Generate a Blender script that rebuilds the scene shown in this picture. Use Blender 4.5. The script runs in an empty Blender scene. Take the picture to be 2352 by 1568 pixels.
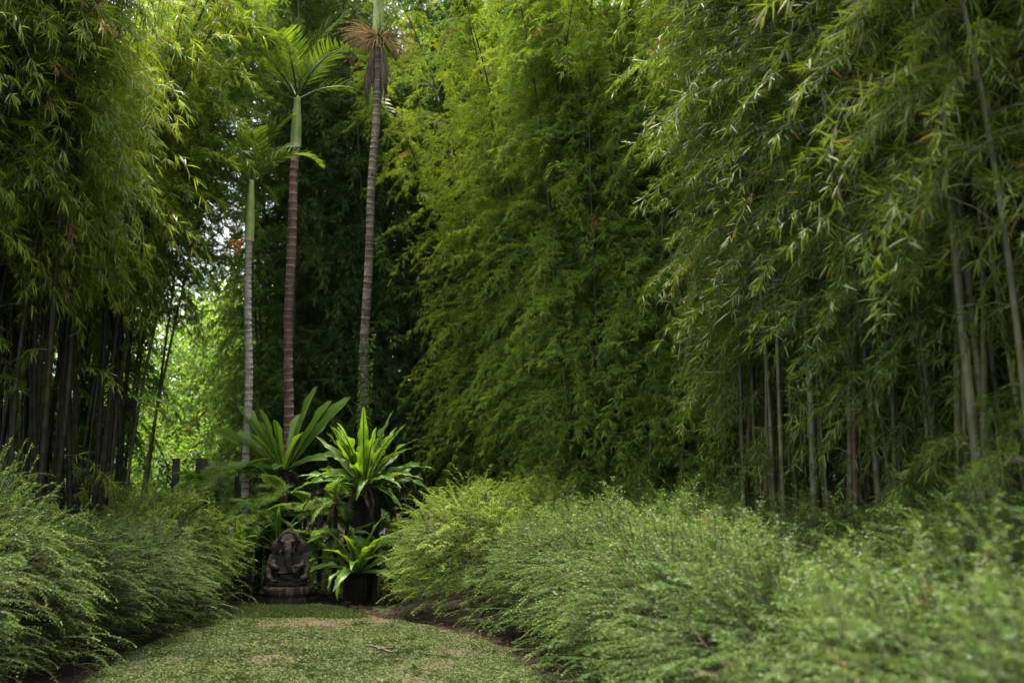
import bpy, bmesh, math
import numpy as np
from mathutils import Vector, Matrix, noise as mnoise

R = math.radians
SC = bpy.context.scene
COL = SC.collection

# ------------------------------------------------------------------ camera
PITCH = R(8.1)
CAM_Z = 1.5
cam_data = bpy.data.cameras.new('camera')
cam = bpy.data.objects.new('camera', cam_data)
COL.objects.link(cam)
cam.location = (0, 0, CAM_Z)
cam.rotation_euler = (R(90) + PITCH, 0, 0)
cam_data.lens = 35
cam_data.sensor_width = 36
cam_data.clip_start = 0.05
cam_data.clip_end = 500
cam_data.dof.use_dof = True
cam_data.dof.focus_distance = 11.0
cam_data.dof.aperture_fstop = 1.45
SC.camera = cam

# ------------------------------------------------------------------ sky and sun
SUN_ELEV, SUN_AZ = R(79), R(-30)      # azimuth: compass angle from +Y, clockwise
world = bpy.data.worlds.new('World')
SC.world = world
world.use_nodes = True
wn = world.node_tree
bg = wn.nodes['Background']
sky = wn.nodes.new('ShaderNodeTexSky')
sky.sky_type = 'NISHITA'
sky.sun_disc = False
sky.sun_elevation = SUN_ELEV
sky.sun_rotation = SUN_AZ
sky.air_density = 1.0
sky.dust_density = 4.0
sky.ozone_density = 0.6
hs = wn.nodes.new('ShaderNodeHueSaturation')      # thin overcast: the sky's blue is washed out
hs.inputs['Saturation'].default_value = 0.22
wn.links.new(sky.outputs[0], hs.inputs['Color'])
wn.links.new(hs.outputs[0], bg.inputs[0])
bg.inputs[1].default_value = 0.068

sun_data = bpy.data.lights.new('sun', 'SUN')
sun_data.energy = 1.5
sun_data.angle = R(10)
sun_data.color = (1.0, 0.9, 0.7)
sun = bpy.data.objects.new('sun', sun_data)
COL.objects.link(sun)
sd = Vector((math.sin(SUN_AZ) * math.cos(SUN_ELEV), math.cos(SUN_AZ) * math.cos(SUN_ELEV), math.sin(SUN_ELEV)))
sun.rotation_euler = sd.to_track_quat('Z', 'Y').to_euler()
sun.location = (0, 0, 30)

SC.view_settings.view_transform = 'Standard'
SC.view_settings.look = 'None'
SC.view_settings.gamma = 1.0
SC.view_settings.exposure = 3.8
SC.render.engine = 'CYCLES'
cy = SC.cycles
cy.max_bounces = 5
cy.diffuse_bounces = 3
cy.glossy_bounces = 1
cy.transmission_bounces = 3
cy.transparent_max_bounces = 4
cy.caustics_reflective = False
cy.caustics_refractive = False
cy.sample_clamp_indirect = 4.0
cy.use_denoising = True

# ------------------------------------------------------------------ helpers
FPX = 2352 * 35 / 36.0


def at(x, y, Y):
    """world point on the plane at depth Y seen at (x, y) of the 2352-wide photograph"""
    u = (x - 1176) / FPX
    v = (784 - y) / FPX
    dy = math.cos(PITCH) - v * math.sin(PITCH)
    dz = math.sin(PITCH) + v * math.cos(PITCH)
    k = Y / dy
    return Vector((u * k, Y, CAM_Z + dz * k))


def rng_of(seed):
    return np.random.default_rng(seed)


def norm(a):
    return a / np.maximum(np.linalg.norm(a, axis=-1, keepdims=True), 1e-9)


class MB:
    """collects triangles in numpy arrays and links them as one mesh"""

    def __init__(self):
        self.V, self.F, self.T, self.n = [], [], [], 0

    def add(self, v, f, t=0.5):
        v = np.asarray(v, dtype=np.float32).reshape(-1, 3)
        f = np.asarray(f, dtype=np.int32).reshape(-1, 3)
        t = np.broadcast_to(np.asarray(t, dtype=np.float32), (len(v),))
        self.V.append(v)
        self.F.append(f + self.n)
        self.T.append(t)
        self.n += len(v)

    def mesh(self, name, mat, smooth=False):
        v = np.concatenate(self.V)
        f = np.concatenate(self.F)
        t = np.concatenate(self.T)
        me = bpy.data.meshes.new(name)
        me.vertices.add(len(v))
        me.vertices.foreach_set('co', v.ravel())
        me.loops.add(len(f) * 3)
        me.loops.foreach_set('vertex_index', f.ravel())
        me.polygons.add(len(f))
        me.polygons.foreach_set('loop_start', np.arange(0, len(f) * 3, 3, dtype=np.int32))
        me.polygons.foreach_set('use_smooth', np.full(len(f), smooth, dtype=bool))
        me.update(calc_edges=True)
        a = me.attributes.new('tint', 'FLOAT', 'POINT')
        a.data.foreach_set('value', t)
        me.materials.append(mat)
        return me


def link(name, me, parent=None):
    o = bpy.data.objects.new(name, me)
    COL.objects.link(o)
    if parent is not None:
        o.parent = parent
    return o


def thing(name, label, cat, loc=(0, 0, 0), rz=0.0, scale=1.0, group=None, tilt=(0, 0)):
    o = bpy.data.objects.new(name, None)
    COL.objects.link(o)
    o.empty_display_size = 0.2
    o.location = loc
    o.rotation_euler = (tilt[0], tilt[1], rz)
    o.scale = (scale, scale, scale) if not hasattr(scale, '__len__') else scale
    o['label'] = label
    o['category'] = cat
    if group:
        o['group'] = group
    return o


def tag(o, label=None, cat=None, group=None, kind=None):
    for k, v in (('label', label), ('category', cat), ('group', group), ('kind', kind)):
        if v:
            o[k] = v
    return o


def tube(mb, pts, rad, sides=6, tint=0.5, cap=True):
    pts = np.asarray(pts, dtype=np.float64)
    n = len(pts)
    rad = np.broadcast_to(np.asarray(rad, dtype=np.float64), (n,))
    d = np.gradient(pts, axis=0)
    d = norm(d)
    ref = np.array([0.0, 0, 1]) if abs(d[0][2]) < 0.9 else np.array([1.0, 0, 0])
    a = norm(np.cross(d, ref))
    b = np.cross(d, a)
    ang = np.arange(sides) * 2 * math.pi / sides
    ring = (a[:, None, :] * np.cos(ang)[None, :, None] + b[:, None, :] * np.sin(ang)[None, :, None]) * rad[:, None, None]
    v = (pts[:, None, :] + ring).reshape(-1, 3)
    i = np.arange(n - 1)[:, None] * sides
    j = np.arange(sides)[None, :]
    k = (j + 1) % sides
    q0, q1, q2, q3 = i + j, i + k, i + sides + k, i + sides + j
    f = np.concatenate([np.stack([q0, q1, q2], -1).reshape(-1, 3), np.stack([q0, q2, q3], -1).reshape(-1, 3)])
    t = tint
    if np.ndim(tint) == 1:
        t = np.repeat(np.asarray(tint), sides)
    if cap:
        v = np.concatenate([v, pts[-1:]])
        e = (n - 1) * sides
        f = np.concatenate([f, np.stack([e + np.arange(sides), e + (np.arange(sides) + 1) % sides, np.full(sides, n * sides)], -1)])
        if np.ndim(tint) == 1:
            t = np.concatenate([t, t[-1:]])
    mb.add(v, f, t)


def leaves(mb, rng, P, D, L, W, droop=0.3, roll=0.9, tint=None, seg=4):
    """narrow leaves: P base points, D directions, L lengths, W widths"""
    P = np.asarray(P, dtype=np.float64)
    D = norm(np.asarray(D, dtype=np.float64))
    n = len(P)
    if n == 0:
        return
    up = np.array([0, 0, 1.0])
    S = np.cross(D, up)
    bad = np.linalg.norm(S, axis=1) < 1e-3
    S[bad] = (1, 0, 0)
    S = norm(S)
    N = np.cross(S, D)
    a = rng.uniform(-roll, roll, n)[:, None]
    S = S * np.cos(a) + N * np.sin(a)
    N = np.cross(S, D)
    L = np.broadcast_to(L, (n,))[:, None]
    W = np.broadcast_to(W, (n,))[:, None]
    tint = rng.random(n) if tint is None else tint
    if seg == 2:
        m = P + D * L * 0.42
        tip = P + norm(D - up * droop * 0.6) * L
        v = np.stack([P, m - S * W * 0.5 + N * W * 0.12, m + S * W * 0.5 + N * W * 0.12, tip], 1)
        f = np.array([[0, 2, 3], [0, 3, 1]])
        k = 4
    else:
        p1 = P + D * L * 0.3
        D2 = norm(D - up * droop * 0.6)
        p2 = p1 + D2 * L * 0.38
        D3 = norm(D - up * droop * 1.5)
        tip = p2 + D3 * L * 0.34
        v = np.stack([P, p1 - S * W * 0.5, p1 + S * W * 0.5, p2 - S * W * 0.36, p2 + S * W * 0.36, tip], 1)
        f = np.array([[0, 2, 1], [1, 2, 4], [1, 4, 3], [3, 4, 5]])
        k = 6
    ff = (f[None] + (np.arange(n) * k)[:, None, None]).reshape(-1, 3)
    mb.add(v.reshape(-1, 3), ff, np.repeat(tint, k))


# ------------------------------------------------------------------ materials
def new_mat(name):
    m = bpy.data.materials.new(name)
    m.use_nodes = True
    nt = m.node_tree
    nt.nodes.clear()
    out = nt.nodes.new('ShaderNodeOutputMaterial')
    return m, nt, out


def leaf_mat(name, ramp, transl=0.42, rough=0.5, spec=0.2, warm=(1.42, 1.28, 0.42), objvar=0.18, patch=0.0, patch_scale=1.2):
    """ramp: [(pos, colour)] over the per-leaf tint attribute"""
    m, nt, out = new_mat(name)
    N, Lk = nt.nodes, nt.links
    at_ = N.new('ShaderNodeAttribute')
    at_.attribute_name = 'tint'
    oi = N.new('ShaderNodeObjectInfo')
    ma = N.new('ShaderNodeMath')
    ma.operation = 'MULTIPLY_ADD'
    ma.inputs[1].default_value = objvar * 2
    ma.inputs[2].default_value = -objvar
    Lk.new(oi.outputs['Random'], ma.inputs[0])
    ad = N.new('ShaderNodeMath')
    ad.operation = 'ADD'
    Lk.new(at_.outputs['Fac'], ad.inputs[0])
    Lk.new(ma.outputs[0], ad.inputs[1])
    src = ad
    if patch > 0:
        geo = N.new('ShaderNodeNewGeometry')
        nz = N.new('ShaderNodeTexNoise')
        nz.inputs['Scale'].default_value = patch_scale
        nz.inputs['Detail'].default_value = 3
        Lk.new(geo.outputs['Position'], nz.inputs['Vector'])
        pm = N.new('ShaderNodeMath')
        pm.operation = 'MULTIPLY_ADD'
        pm.inputs[1].default_value = patch * 2
        pm.inputs[2].default_value = -patch
        Lk.new(nz.outputs['Fac'], pm.inputs[0])
        a2 = N.new('ShaderNodeMath')
        a2.operation = 'ADD'
        Lk.new(src.outputs[0], a2.inputs[0])
        Lk.new(pm.outputs[0], a2.inputs[1])
        src = a2
    cr = N.new('ShaderNodeValToRGB')
    el = cr.color_ramp.elements
    while len(el) > len(ramp):
        el.remove(el[-1])
    while len(el) < len(ramp):
        el.new(0.5)
    for e, (p, c) in zip(el, ramp):
        e.position = p
        e.color = (*c, 1)
    Lk.new(src.outputs[0], cr.inputs[0])
    pr = N.new('ShaderNodeBsdfPrincipled')
    pr.inputs['Roughness'].default_value = rough
    pr.inputs['Specular IOR Level'].default_value = spec
    Lk.new(cr.outputs[0], pr.inputs['Base Color'])
    tr = N.new('ShaderNodeBsdfTranslucent')
    mul = N.new('ShaderNodeMix')
    mul.data_type = 'RGBA'
    mul.blend_type = 'MULTIPLY'
    mul.inputs['Factor'].default_value = 1
    mul.inputs['B'].default_value = (*warm, 1)
    Lk.new(cr.outputs[0], mul.inputs['A'])
    Lk.new(mul.outputs['Result'], tr.inputs['Color'])
    mx = N.new('ShaderNodeMixShader')
    mx.inputs[0].default_value = transl
    Lk.new(pr.outputs[0], mx.inputs[1])
    Lk.new(tr.outputs[0], mx.inputs[2])
    Lk.new(mx.outputs[0], out.inputs[0])
    return m


def solid_mat(name, c1, c2, scale=8.0, rough=0.8, bump=0.3, c3=None, spec=0.3, stretch=(1, 1, 1), tint_col=None, objvar=0.0, coord='Object'):
    """two or three colours mixed by noise, with bump; tint attribute mixes in tint_col"""
    m, nt, out = new_mat(name)
    N, Lk = nt.nodes, nt.links
    tc = N.new('ShaderNodeTexCoord')
    mp = N.new('ShaderNodeMapping')
    mp.inputs['Scale'].default_value = stretch
    Lk.new(tc.outputs[coord], mp.inputs[0])
    n1 = N.new('ShaderNodeTexNoise')
    n1.inputs['Scale'].default_value = scale
    n1.inputs['Detail'].default_value = 6
    n1.inputs['Roughness'].default_value = 0.65
    Lk.new(mp.outputs[0], n1.inputs['Vector'])
    cr = N.new('ShaderNodeValToRGB')
    el = cr.color_ramp.elements
    el[0].position, el[0].color = 0.34, (*c1, 1)
    el[1].position, el[1].color = 0.66, (*c2, 1)
    if c3:
        e = el.new(0.52)
        e.color = (*c3, 1)
    Lk.new(n1.outputs['Fac'], cr.inputs[0])
    colour = cr.outputs[0]
    if tint_col:
        a = N.new('ShaderNodeAttribute')
        a.attribute_name = 'tint'
        mx = N.new('ShaderNodeMix')
        mx.data_type = 'RGBA'
        Lk.new(a.outputs['Fac'], mx.inputs['Factor'])
        Lk.new(colour, mx.inputs['A'])
        mx.inputs['B'].default_value = (*tint_col, 1)
        colour = mx.outputs['Result']
    if objvar:
        oi = N.new('ShaderNodeObjectInfo')
        hs = N.new('ShaderNodeHueSaturation')
        ma = N.new('ShaderNodeMath')
        ma.operation = 'MULTIPLY_ADD'
        ma.inputs[1].default_value = objvar * 2
        ma.inputs[2].default_value = 1 - objvar
        Lk.new(oi.outputs['Random'], ma.inputs[0])
        Lk.new(ma.outputs[0], hs.inputs['Value'])
        m2 = N.new('ShaderNodeMath')
        m2.operation = 'MULTIPLY_ADD'
        m2.inputs[1].default_value = 0.04
        m2.inputs[2].default_value = 0.49
        Lk.new(oi.outputs['Random'], m2.inputs[0])
        Lk.new(m2.outputs[0], hs.inputs['Hue'])
        Lk.new(colour, hs.inputs['Color'])
        colour = hs.outputs[0]
    pr = N.new('ShaderNodeBsdfPrincipled')
    pr.inputs['Roughness'].default_value = rough
    pr.inputs['Specular IOR Level'].default_value = spec
    Lk.new(colour, pr.inputs['Base Color'])
    n2 = N.new('ShaderNodeTexNoise')
    n2.inputs['Scale'].default_value = scale * 5
    n2.inputs['Detail'].default_value = 5
    Lk.new(mp.outputs[0], n2.inputs['Vector'])
    bp = N.new('ShaderNodeBump')
    bp.inputs['Strength'].default_value = bump
    bp.inputs['Distance'].default_value = 0.02
    Lk.new(n2.outputs['Fac'], bp.inputs['Height'])
    Lk.new(bp.outputs[0], pr.inputs['Normal'])
    Lk.new(pr.outputs[0], out.inputs[0])
    return m


DRY = (0.15, 0.11, 0.045)
M = {}
M['bamboo_leaf'] = leaf_mat('bamboo_leaf', [(0.0, (0.036, 0.075, 0.012)), (0.35, (0.085, 0.14, 0.017)), (0.75, (0.175, 0.23, 0.024)), (0.955, (0.25, 0.28, 0.03)), (1.0, DRY)], transl=0.48)
M['bamboo_leaf_blue'] = leaf_mat('bamboo_leaf_blue', [(0.0, (0.026, 0.055, 0.013)), (0.4, (0.055, 0.092, 0.016)), (0.8, (0.105, 0.14, 0.022)), (0.95, (0.16, 0.17, 0.03)), (1.0, DRY)], transl=0.45, rough=0.5, spec=0.22)
M['fine_leaf'] = leaf_mat('fine_leaf', [(0.0, (0.064, 0.128, 0.025)), (0.4, (0.112, 0.196, 0.031)), (0.8, (0.19, 0.265, 0.037)), (0.96, (0.24, 0.285, 0.042)), (1.0, DRY)], transl=0.5)
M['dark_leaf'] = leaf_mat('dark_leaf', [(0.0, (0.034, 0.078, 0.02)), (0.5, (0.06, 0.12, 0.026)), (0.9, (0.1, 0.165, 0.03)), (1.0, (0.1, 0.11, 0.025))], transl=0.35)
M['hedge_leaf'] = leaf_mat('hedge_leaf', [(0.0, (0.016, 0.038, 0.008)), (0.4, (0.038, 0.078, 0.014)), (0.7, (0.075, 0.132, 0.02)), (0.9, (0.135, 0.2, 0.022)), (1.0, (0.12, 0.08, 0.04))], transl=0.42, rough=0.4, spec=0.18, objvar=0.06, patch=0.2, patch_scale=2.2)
M['hedge_leaf_lime'] = leaf_mat('hedge_leaf_lime', [(0.0, (0.05, 0.1, 0.012)), (0.4, (0.106, 0.182, 0.016)), (0.75, (0.165, 0.25, 0.024)), (1.0, (0.19, 0.25, 0.03))], transl=0.48, rough=0.45, spec=0.4, objvar=0.08, patch=0.25, patch_scale=2.2)
M['garden_leaf'] = leaf_mat('garden_leaf', [(0.0, (0.045, 0.1, 0.024)), (0.5, (0.085, 0.17, 0.035)), (0.95, (0.16, 0.25, 0.05))], transl=0.5, objvar=0.25)
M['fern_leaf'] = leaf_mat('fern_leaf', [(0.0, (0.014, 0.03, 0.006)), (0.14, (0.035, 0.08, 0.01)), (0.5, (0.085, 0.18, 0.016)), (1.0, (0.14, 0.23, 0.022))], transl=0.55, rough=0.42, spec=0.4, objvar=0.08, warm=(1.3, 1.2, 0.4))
M['lace_leaf'] = leaf_mat('lace_leaf', [(0.0, (0.06, 0.12, 0.028)), (0.5, (0.12, 0.21, 0.045)), (1.0, (0.2, 0.3, 0.07))], transl=0.5, objvar=0.15)
M['dead_frond'] = leaf_mat('dead_frond', [(0.0, (0.12, 0.07, 0.03)), (1.0, (0.3, 0.21, 0.11))], transl=0.3, rough=0.8, spec=0.1)
M['litter'] = leaf_mat('litter', [(0.0, (0.03, 0.02, 0.01)), (1.0, (0.11, 0.075, 0.04))], transl=0.1, rough=0.8, spec=0.1)
M['skirt_frond'] = leaf_mat('skirt_frond', [(0.0, (0.01, 0.008, 0.004)), (0.5, (0.022, 0.016, 0.008)), (1.0, (0.05, 0.035, 0.016))], transl=0.2, rough=0.85, spec=0.1)
M['grass'] = leaf_mat('grass_blade', [(0.0, (0.008, 0.021, 0.004)), (0.5, (0.022, 0.041, 0.008)), (0.9, (0.055, 0.078, 0.016)), (1.0, (0.09, 0.1, 0.035))], transl=0.25, rough=0.5, spec=0.25, patch=0.22, patch_scale=1.6)
M['palm_leaf'] = leaf_mat('palm_leaf', [(0.0, (0.04, 0.09, 0.018)), (0.5, (0.075, 0.14, 0.022)), (1.0, (0.12, 0.19, 0.03))], transl=0.45, rough=0.45, spec=0.25)
M['culm'] = solid_mat('bamboo_culm', (0.015, 0.016, 0.004), (0.07, 0.07, 0.012), 5.0, 0.55, 0.2, c3=(0.038, 0.037, 0.008), spec=0.4, stretch=(1, 1, 0.35), tint_col=(0.02, 0.016, 0.01), objvar=0.45)
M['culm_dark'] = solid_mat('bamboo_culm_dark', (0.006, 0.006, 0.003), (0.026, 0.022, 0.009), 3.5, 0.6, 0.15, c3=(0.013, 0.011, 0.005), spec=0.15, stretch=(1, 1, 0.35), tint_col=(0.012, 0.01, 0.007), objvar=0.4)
M['culm_tan'] = solid_mat('bamboo_culm_tan', (0.03, 0.018, 0.008), (0.085, 0.05, 0.02), 5.0, 0.6, 0.2, c3=(0.055, 0.034, 0.014), spec=0.25, stretch=(1, 1, 0.35), tint_col=(0.02, 0.014, 0.008), objvar=0.3)
M['twig'] = solid_mat('bamboo_twig', (0.05, 0.05, 0.02), (0.09, 0.08, 0.035), 6, 0.7, 0.1)
M['stem'] = solid_mat('shrub_stem', (0.03, 0.02, 0.014), (0.07, 0.05, 0.035), 10, 0.9, 0.4)
M['bark'] = solid_mat('tree_bark', (0.02, 0.016, 0.012), (0.06, 0.05, 0.038), 9, 0.95, 0.8)
M['palm_grey'] = solid_mat('palm_trunk_grey', (0.1, 0.09, 0.075), (0.32, 0.29, 0.25), 4, 0.9, 0.5, c3=(0.24, 0.21, 0.18), tint_col=(0.42, 0.38, 0.33), stretch=(1, 1, 2.2))
M['palm_red'] = solid_mat('palm_trunk_red', (0.085, 0.045, 0.032), (0.17, 0.10, 0.075), 7, 0.85, 0.4, c3=(0.12, 0.07, 0.05), tint_col=(0.32, 0.25, 0.2), stretch=(1, 1, 1.6))
M['palm_brown'] = solid_mat('palm_trunk_brown', (0.05, 0.042, 0.03), (0.17, 0.135, 0.1), 4, 0.9, 0.6, c3=(0.095, 0.078, 0.058), tint_col=(0.22, 0.19, 0.155), stretch=(1, 1, 2.0))
M['crownshaft'] = solid_mat('palm_crownshaft', (0.13, 0.19, 0.045), (0.24, 0.3, 0.08), 5, 0.45, 0.1, tint_col=(0.3, 0.26, 0.16))
M['fruit_stalk'] = solid_mat('palm_fruit_stalk', (0.14, 0.085, 0.035), (0.28, 0.17, 0.07), 9, 0.85, 0.1)
M['fruit'] = solid_mat('palm_fruit', (0.32, 0.1, 0.02), (0.5, 0.2, 0.03), 20, 0.5, 0.1)
M['husk'] = solid_mat('palm_husk', (0.05, 0.035, 0.025), (0.16, 0.13, 0.1), 12, 0.95, 0.5, stretch=(3, 3, 0.4))
M['fibre'] = solid_mat('fern_root_fibre', (0.004, 0.003, 0.002), (0.016, 0.011, 0.007), 16, 1.0, 1.0, stretch=(2, 2, 0.5))
M['midrib'] = solid_mat('frond_midrib', (0.014, 0.016, 0.006), (0.03, 0.035, 0.012), 12, 0.6, 0.1)
M['soil'] = solid_mat('soil', (0.008, 0.006, 0.004), (0.024, 0.017, 0.011), 5, 1.0, 0.8, spec=0.1)
M['clod'] = solid_mat('clod', (0.015, 0.01, 0.007), (0.04, 0.028, 0.018), 20, 1.0, 0.8, spec=0.1)
M['stone'] = solid_mat('statue_stone', (0.007, 0.0055, 0.0045), (0.028, 0.022, 0.018), 8, 0.85, 0.9, c3=(0.022, 0.018, 0.015), spec=0.08)
M['stone_base'] = solid_mat('pedestal_stone', (0.016, 0.013, 0.009), (0.075, 0.062, 0.045), 9, 0.9, 0.7, c3=(0.022, 0.018, 0.013), spec=0.08, stretch=(2.5, 2.5, 0.4))


def path_material():
    m, nt, out = new_mat('mossy_path')
    N, Lk = nt.nodes, nt.links
    geo = N.new('ShaderNodeNewGeometry')

    def noise(scale, detail=5, rough=0.6):
        n = N.new('ShaderNodeTexNoise')
        n.inputs['Scale'].default_value = scale
        n.inputs['Detail'].default_value = detail
        n.inputs['Roughness'].default_value = rough
        Lk.new(geo.outputs['Position'], n.inputs['Vector'])
        return n
    big, mid, fine = noise(1.1, 4), noise(6, 5), noise(60, 4)
    moss = N.new('ShaderNodeValToRGB')
    e = moss.color_ramp.elements
    e[0].position, e[0].color = 0.35, (0.016, 0.022, 0.006, 1)
    e[1].position, e[1].color = 0.65, (0.042, 0.048, 0.014, 1)
    Lk.new(fine.outputs[0], moss.inputs[0])
    soil = N.new('ShaderNodeValToRGB')
    e = soil.color_ramp.elements
    e[0].position, e[0].color = 0.3, (0.02, 0.013, 0.007, 1)
    e[1].position, e[1].color = 0.7, (0.045, 0.03, 0.016, 1)
    Lk.new(mid.outputs[0], soil.inputs[0])
    at_ = N.new('ShaderNodeAttribute')
    at_.attribute_name = 'tint'
    mx = N.new('ShaderNodeMix')
    mx.data_type = 'RGBA'
    Lk.new(at_.outputs['Fac'], mx.inputs['Factor'])
    Lk.new(moss.outputs[0], mx.inputs['A'])
    Lk.new(soil.outputs[0], mx.inputs['B'])
    pr = N.new('ShaderNodeBsdfPrincipled')
    pr.inputs['Roughness'].default_value = 0.9
    pr.inputs['Specular IOR Level'].default_value = 0.2
    Lk.new(mx.outputs['Result'], pr.inputs['Base Color'])
    bp = N.new('ShaderNodeBump')
    bp.inputs['Strength'].default_value = 0.8
    bp.inputs['Distance'].default_value = 0.02
    Lk.new(fine.outputs[0], bp.inputs['Height'])
    Lk.new(bp.outputs[0], pr.inputs['Normal'])
    Lk.new(pr.outputs[0], out.inputs[0])
    return m


M['path'] = path_material()


def fbm(x, y, s, seed=0.0):
    return mnoise.fractal(Vector((x * s, y * s, seed)), 1.0, 2.0, 3)


# the statue's body is voxel-remeshed first, while the scene is still empty and the evaluation cheap
def statue_body():
    bm = bmesh.new()

    def ell(x, y, z, rx, ry, rz, rot=None, sub=3):
        m = Matrix.Translation((x, y, z))
        if rot is not None:
            m = m @ rot
        m = m @ Matrix.Diagonal((rx, ry, rz, 1))
        bmesh.ops.create_icosphere(bm, subdivisions=sub, radius=1, matrix=m)

    def chain(pts, rs):
        for (a, ra), (b, rb) in zip(zip(pts, rs), zip(pts[1:], rs[1:])):
            for k in range(5):
                f = k / 5
                p = Vector(a).lerp(Vector(b), f)
                q = ra + (rb - ra) * f
                ell(p.x, p.y, p.z, q, q, q, sub=2)

    # body (front is -Y)
    ell(0, 0.03, 0.50, 0.20, 0.15, 0.22)             # chest
    ell(0, 0.0, 0.40, 0.205, 0.185, 0.15)            # belly
    ell(0, 0.05, 0.55, 0.235, 0.11, 0.13)            # shoulders
    ell(0, 0.08, 0.48, 0.235, 0.10, 0.24)            # back slab
    ell(0, 0.03, 0.31, 0.265, 0.19, 0.075)           # lap
    ell(-0.15, -0.06, 0.305, 0.125, 0.12, 0.062)     # knees
    ell(0.15, -0.06, 0.305, 0.125, 0.12, 0.062)
    ell(-0.05, -0.14, 0.29, 0.10, 0.05, 0.035)       # crossed feet
    ell(0.07, -0.15, 0.285, 0.10, 0.05, 0.035)
    # head with raised brow band
    ell(0, 0.0, 0.80, 0.135, 0.135, 0.125)
    ell(0, 0.03, 0.83, 0.145, 0.11, 0.115)
    ell(0, -0.05, 0.735, 0.115, 0.10, 0.095)
    ell(-0.06, -0.115, 0.80, 0.045, 0.03, 0.03)      # brows
    ell(0.06, -0.115, 0.80, 0.045, 0.03, 0.03)
    for k in range(15):                              # headdress rim
        a = math.pi * (k / 14) * 0.84 + 0.08 * math.pi
        ell(0.142 * math.cos(a), -0.055, 0.785 + 0.128 * math.sin(a), 0.021, 0.03, 0.021, sub=2)
    ell(0, 0.02, 0.925, 0.055, 0.055, 0.03)
    # ears, large flaps
    for s in (-1, 1):
        ell(s * 0.165, 0.0, 0.735, 0.085, 0.04, 0.095, Matrix.Rotation(s * -0.25, 4, 'Y'))
        ell(s * 0.195, 0.01, 0.69, 0.06, 0.035, 0.05)
        # arms
        chain([(s * 0.225, 0.02, 0.60), (s * 0.265, -0.02, 0.46), (s * 0.255, -0.07, 0.37), (s * 0.21, -0.14, 0.345)], [0.06, 0.056, 0.048, 0.045])
        chain([(s * 0.20, 0.0, 0.58), (s * 0.20, -0.10, 0.50), (s * 0.11, -0.17, 0.475)], [0.045, 0.04, 0.036])
        for q in range(4):
            ell(s * (0.185 - 0.022 * q), -0.165 - 0.006 * q, 0.33, 0.011, 0.03, 0.016, sub=2)
        chain([(s * 0.075, -0.11, 0.705), (s * 0.10, -0.15, 0.66)], [0.022, 0.013])       # tusks
    # trunk
    chain([(0.01, -0.12, 0.755), (0.02, -0.17, 0.69), (0.03, -0.195, 0.60), (0.045, -0.20, 0.52), (0.075, -0.20, 0.46), (0.125, -0.195, 0.435), (0.165, -0.185, 0.465), (0.155, -0.18, 0.505), (0.125, -0.185, 0.50)],
          [0.062, 0.054, 0.047, 0.042, 0.038, 0.035, 0.031, 0.027, 0.022])
    ell(0.0, -0.165, 0.425, 0.17, 0.05, 0.012)       # belt across the belly
    me = bpy.data.meshes.new('body')
    bm.to_mesh(me)
    bm.free()
    tmp = bpy.data.objects.new('tmp', me)
    COL.objects.link(tmp)
    md = tmp.modifiers.new('r', 'REMESH')
    md.mode = 'VOXEL'
    md.voxel_size = 0.0075
    sm = tmp.modifiers.new('s', 'SMOOTH')
    sm.factor = 0.5
    sm.iterations = 2
    dg = bpy.context.evaluated_depsgraph_get()
    body = bpy.data.meshes.new_from_object(tmp.evaluated_get(dg))
    bpy.data.objects.remove(tmp)
    nor = [v.normal.copy() for v in body.vertices]   # chisel wear
    for v, n_ in zip(body.vertices, nor):
        v.co.x *= 0.88 if v.co.z > 0.3 else 0.95
        v.co += n_ * (0.006 * mnoise.fractal(v.co * 9, 1, 2, 3) + 0.003 * mnoise.noise(v.co * 42))
    body.materials.clear()
    body.materials.append(M['stone'])
    for p in body.polygons:
        p.use_smooth = True
    return body


STATUE_BODY = statue_body()


# ------------------------------------------------------------------ ground and path
def axis(lo, a, b, hi, fine, coarse):
    return np.concatenate([np.arange(lo, a, coarse), np.arange(a, b, fine), np.arange(b, hi + coarse, coarse)])


def build_ground():
    xs = axis(-60, -6, 4, 60, 0.25, 3.0)
    ys = axis(-12, 3, 16, 90, 0.25, 3.0)
    V = [(x, y, 0.03 * fbm(x, y, 0.9) - 0.02 + (0.02 * fbm(x, y, 4, 3.0))) for y in ys for x in xs]
    nx, ny = len(xs), len(ys)
    i = np.arange(ny - 1)[:, None] * nx
    j = np.arange(nx - 1)[None, :]
    a, b, c, d = i + j, i + j + 1, i + nx + j + 1, i + nx + j
    F = np.concatenate([np.stack([a, b, c], -1).reshape(-1, 3), np.stack([a, c, d], -1).reshape(-1, 3)])
    mb = MB()
    mb.add(V, F, 0.0)
    o = link('ground', mb.mesh('ground', M['soil'], True))
    tag(o, 'dark bare soil under the hedges and bamboo', 'ground', kind='structure')


# path outline: left and right edge X at each Y
PY = np.array([-4.0, 3.0, 5.0, 7.5, 8.8, 10.2, 11.0, 11.6, 12.1, 12.45])
PL = np.array([-3.15, -3.2, -3.3, -3.36, -3.42, -3.5, -3.65, -3.8, -3.7, -3.3])
PR = np.array([1.3, 1.0, 0.7, 0.45, 0.12, -0.28, -0.95, -1.5, -1.9, -2.3])


def path_edges(y):
    l = np.interp(y, PY, PL) + 0.06 * fbm(1.0, y, 1.7, 5.0) + 0.03 * fbm(2.0, y, 6.0, 5.0)
    r = np.interp(y, PY, PR) + 0.06 * fbm(9.0, y, 1.7, 8.0) + 0.03 * fbm(7.0, y, 6.0, 5.0)
    return l, r


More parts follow.
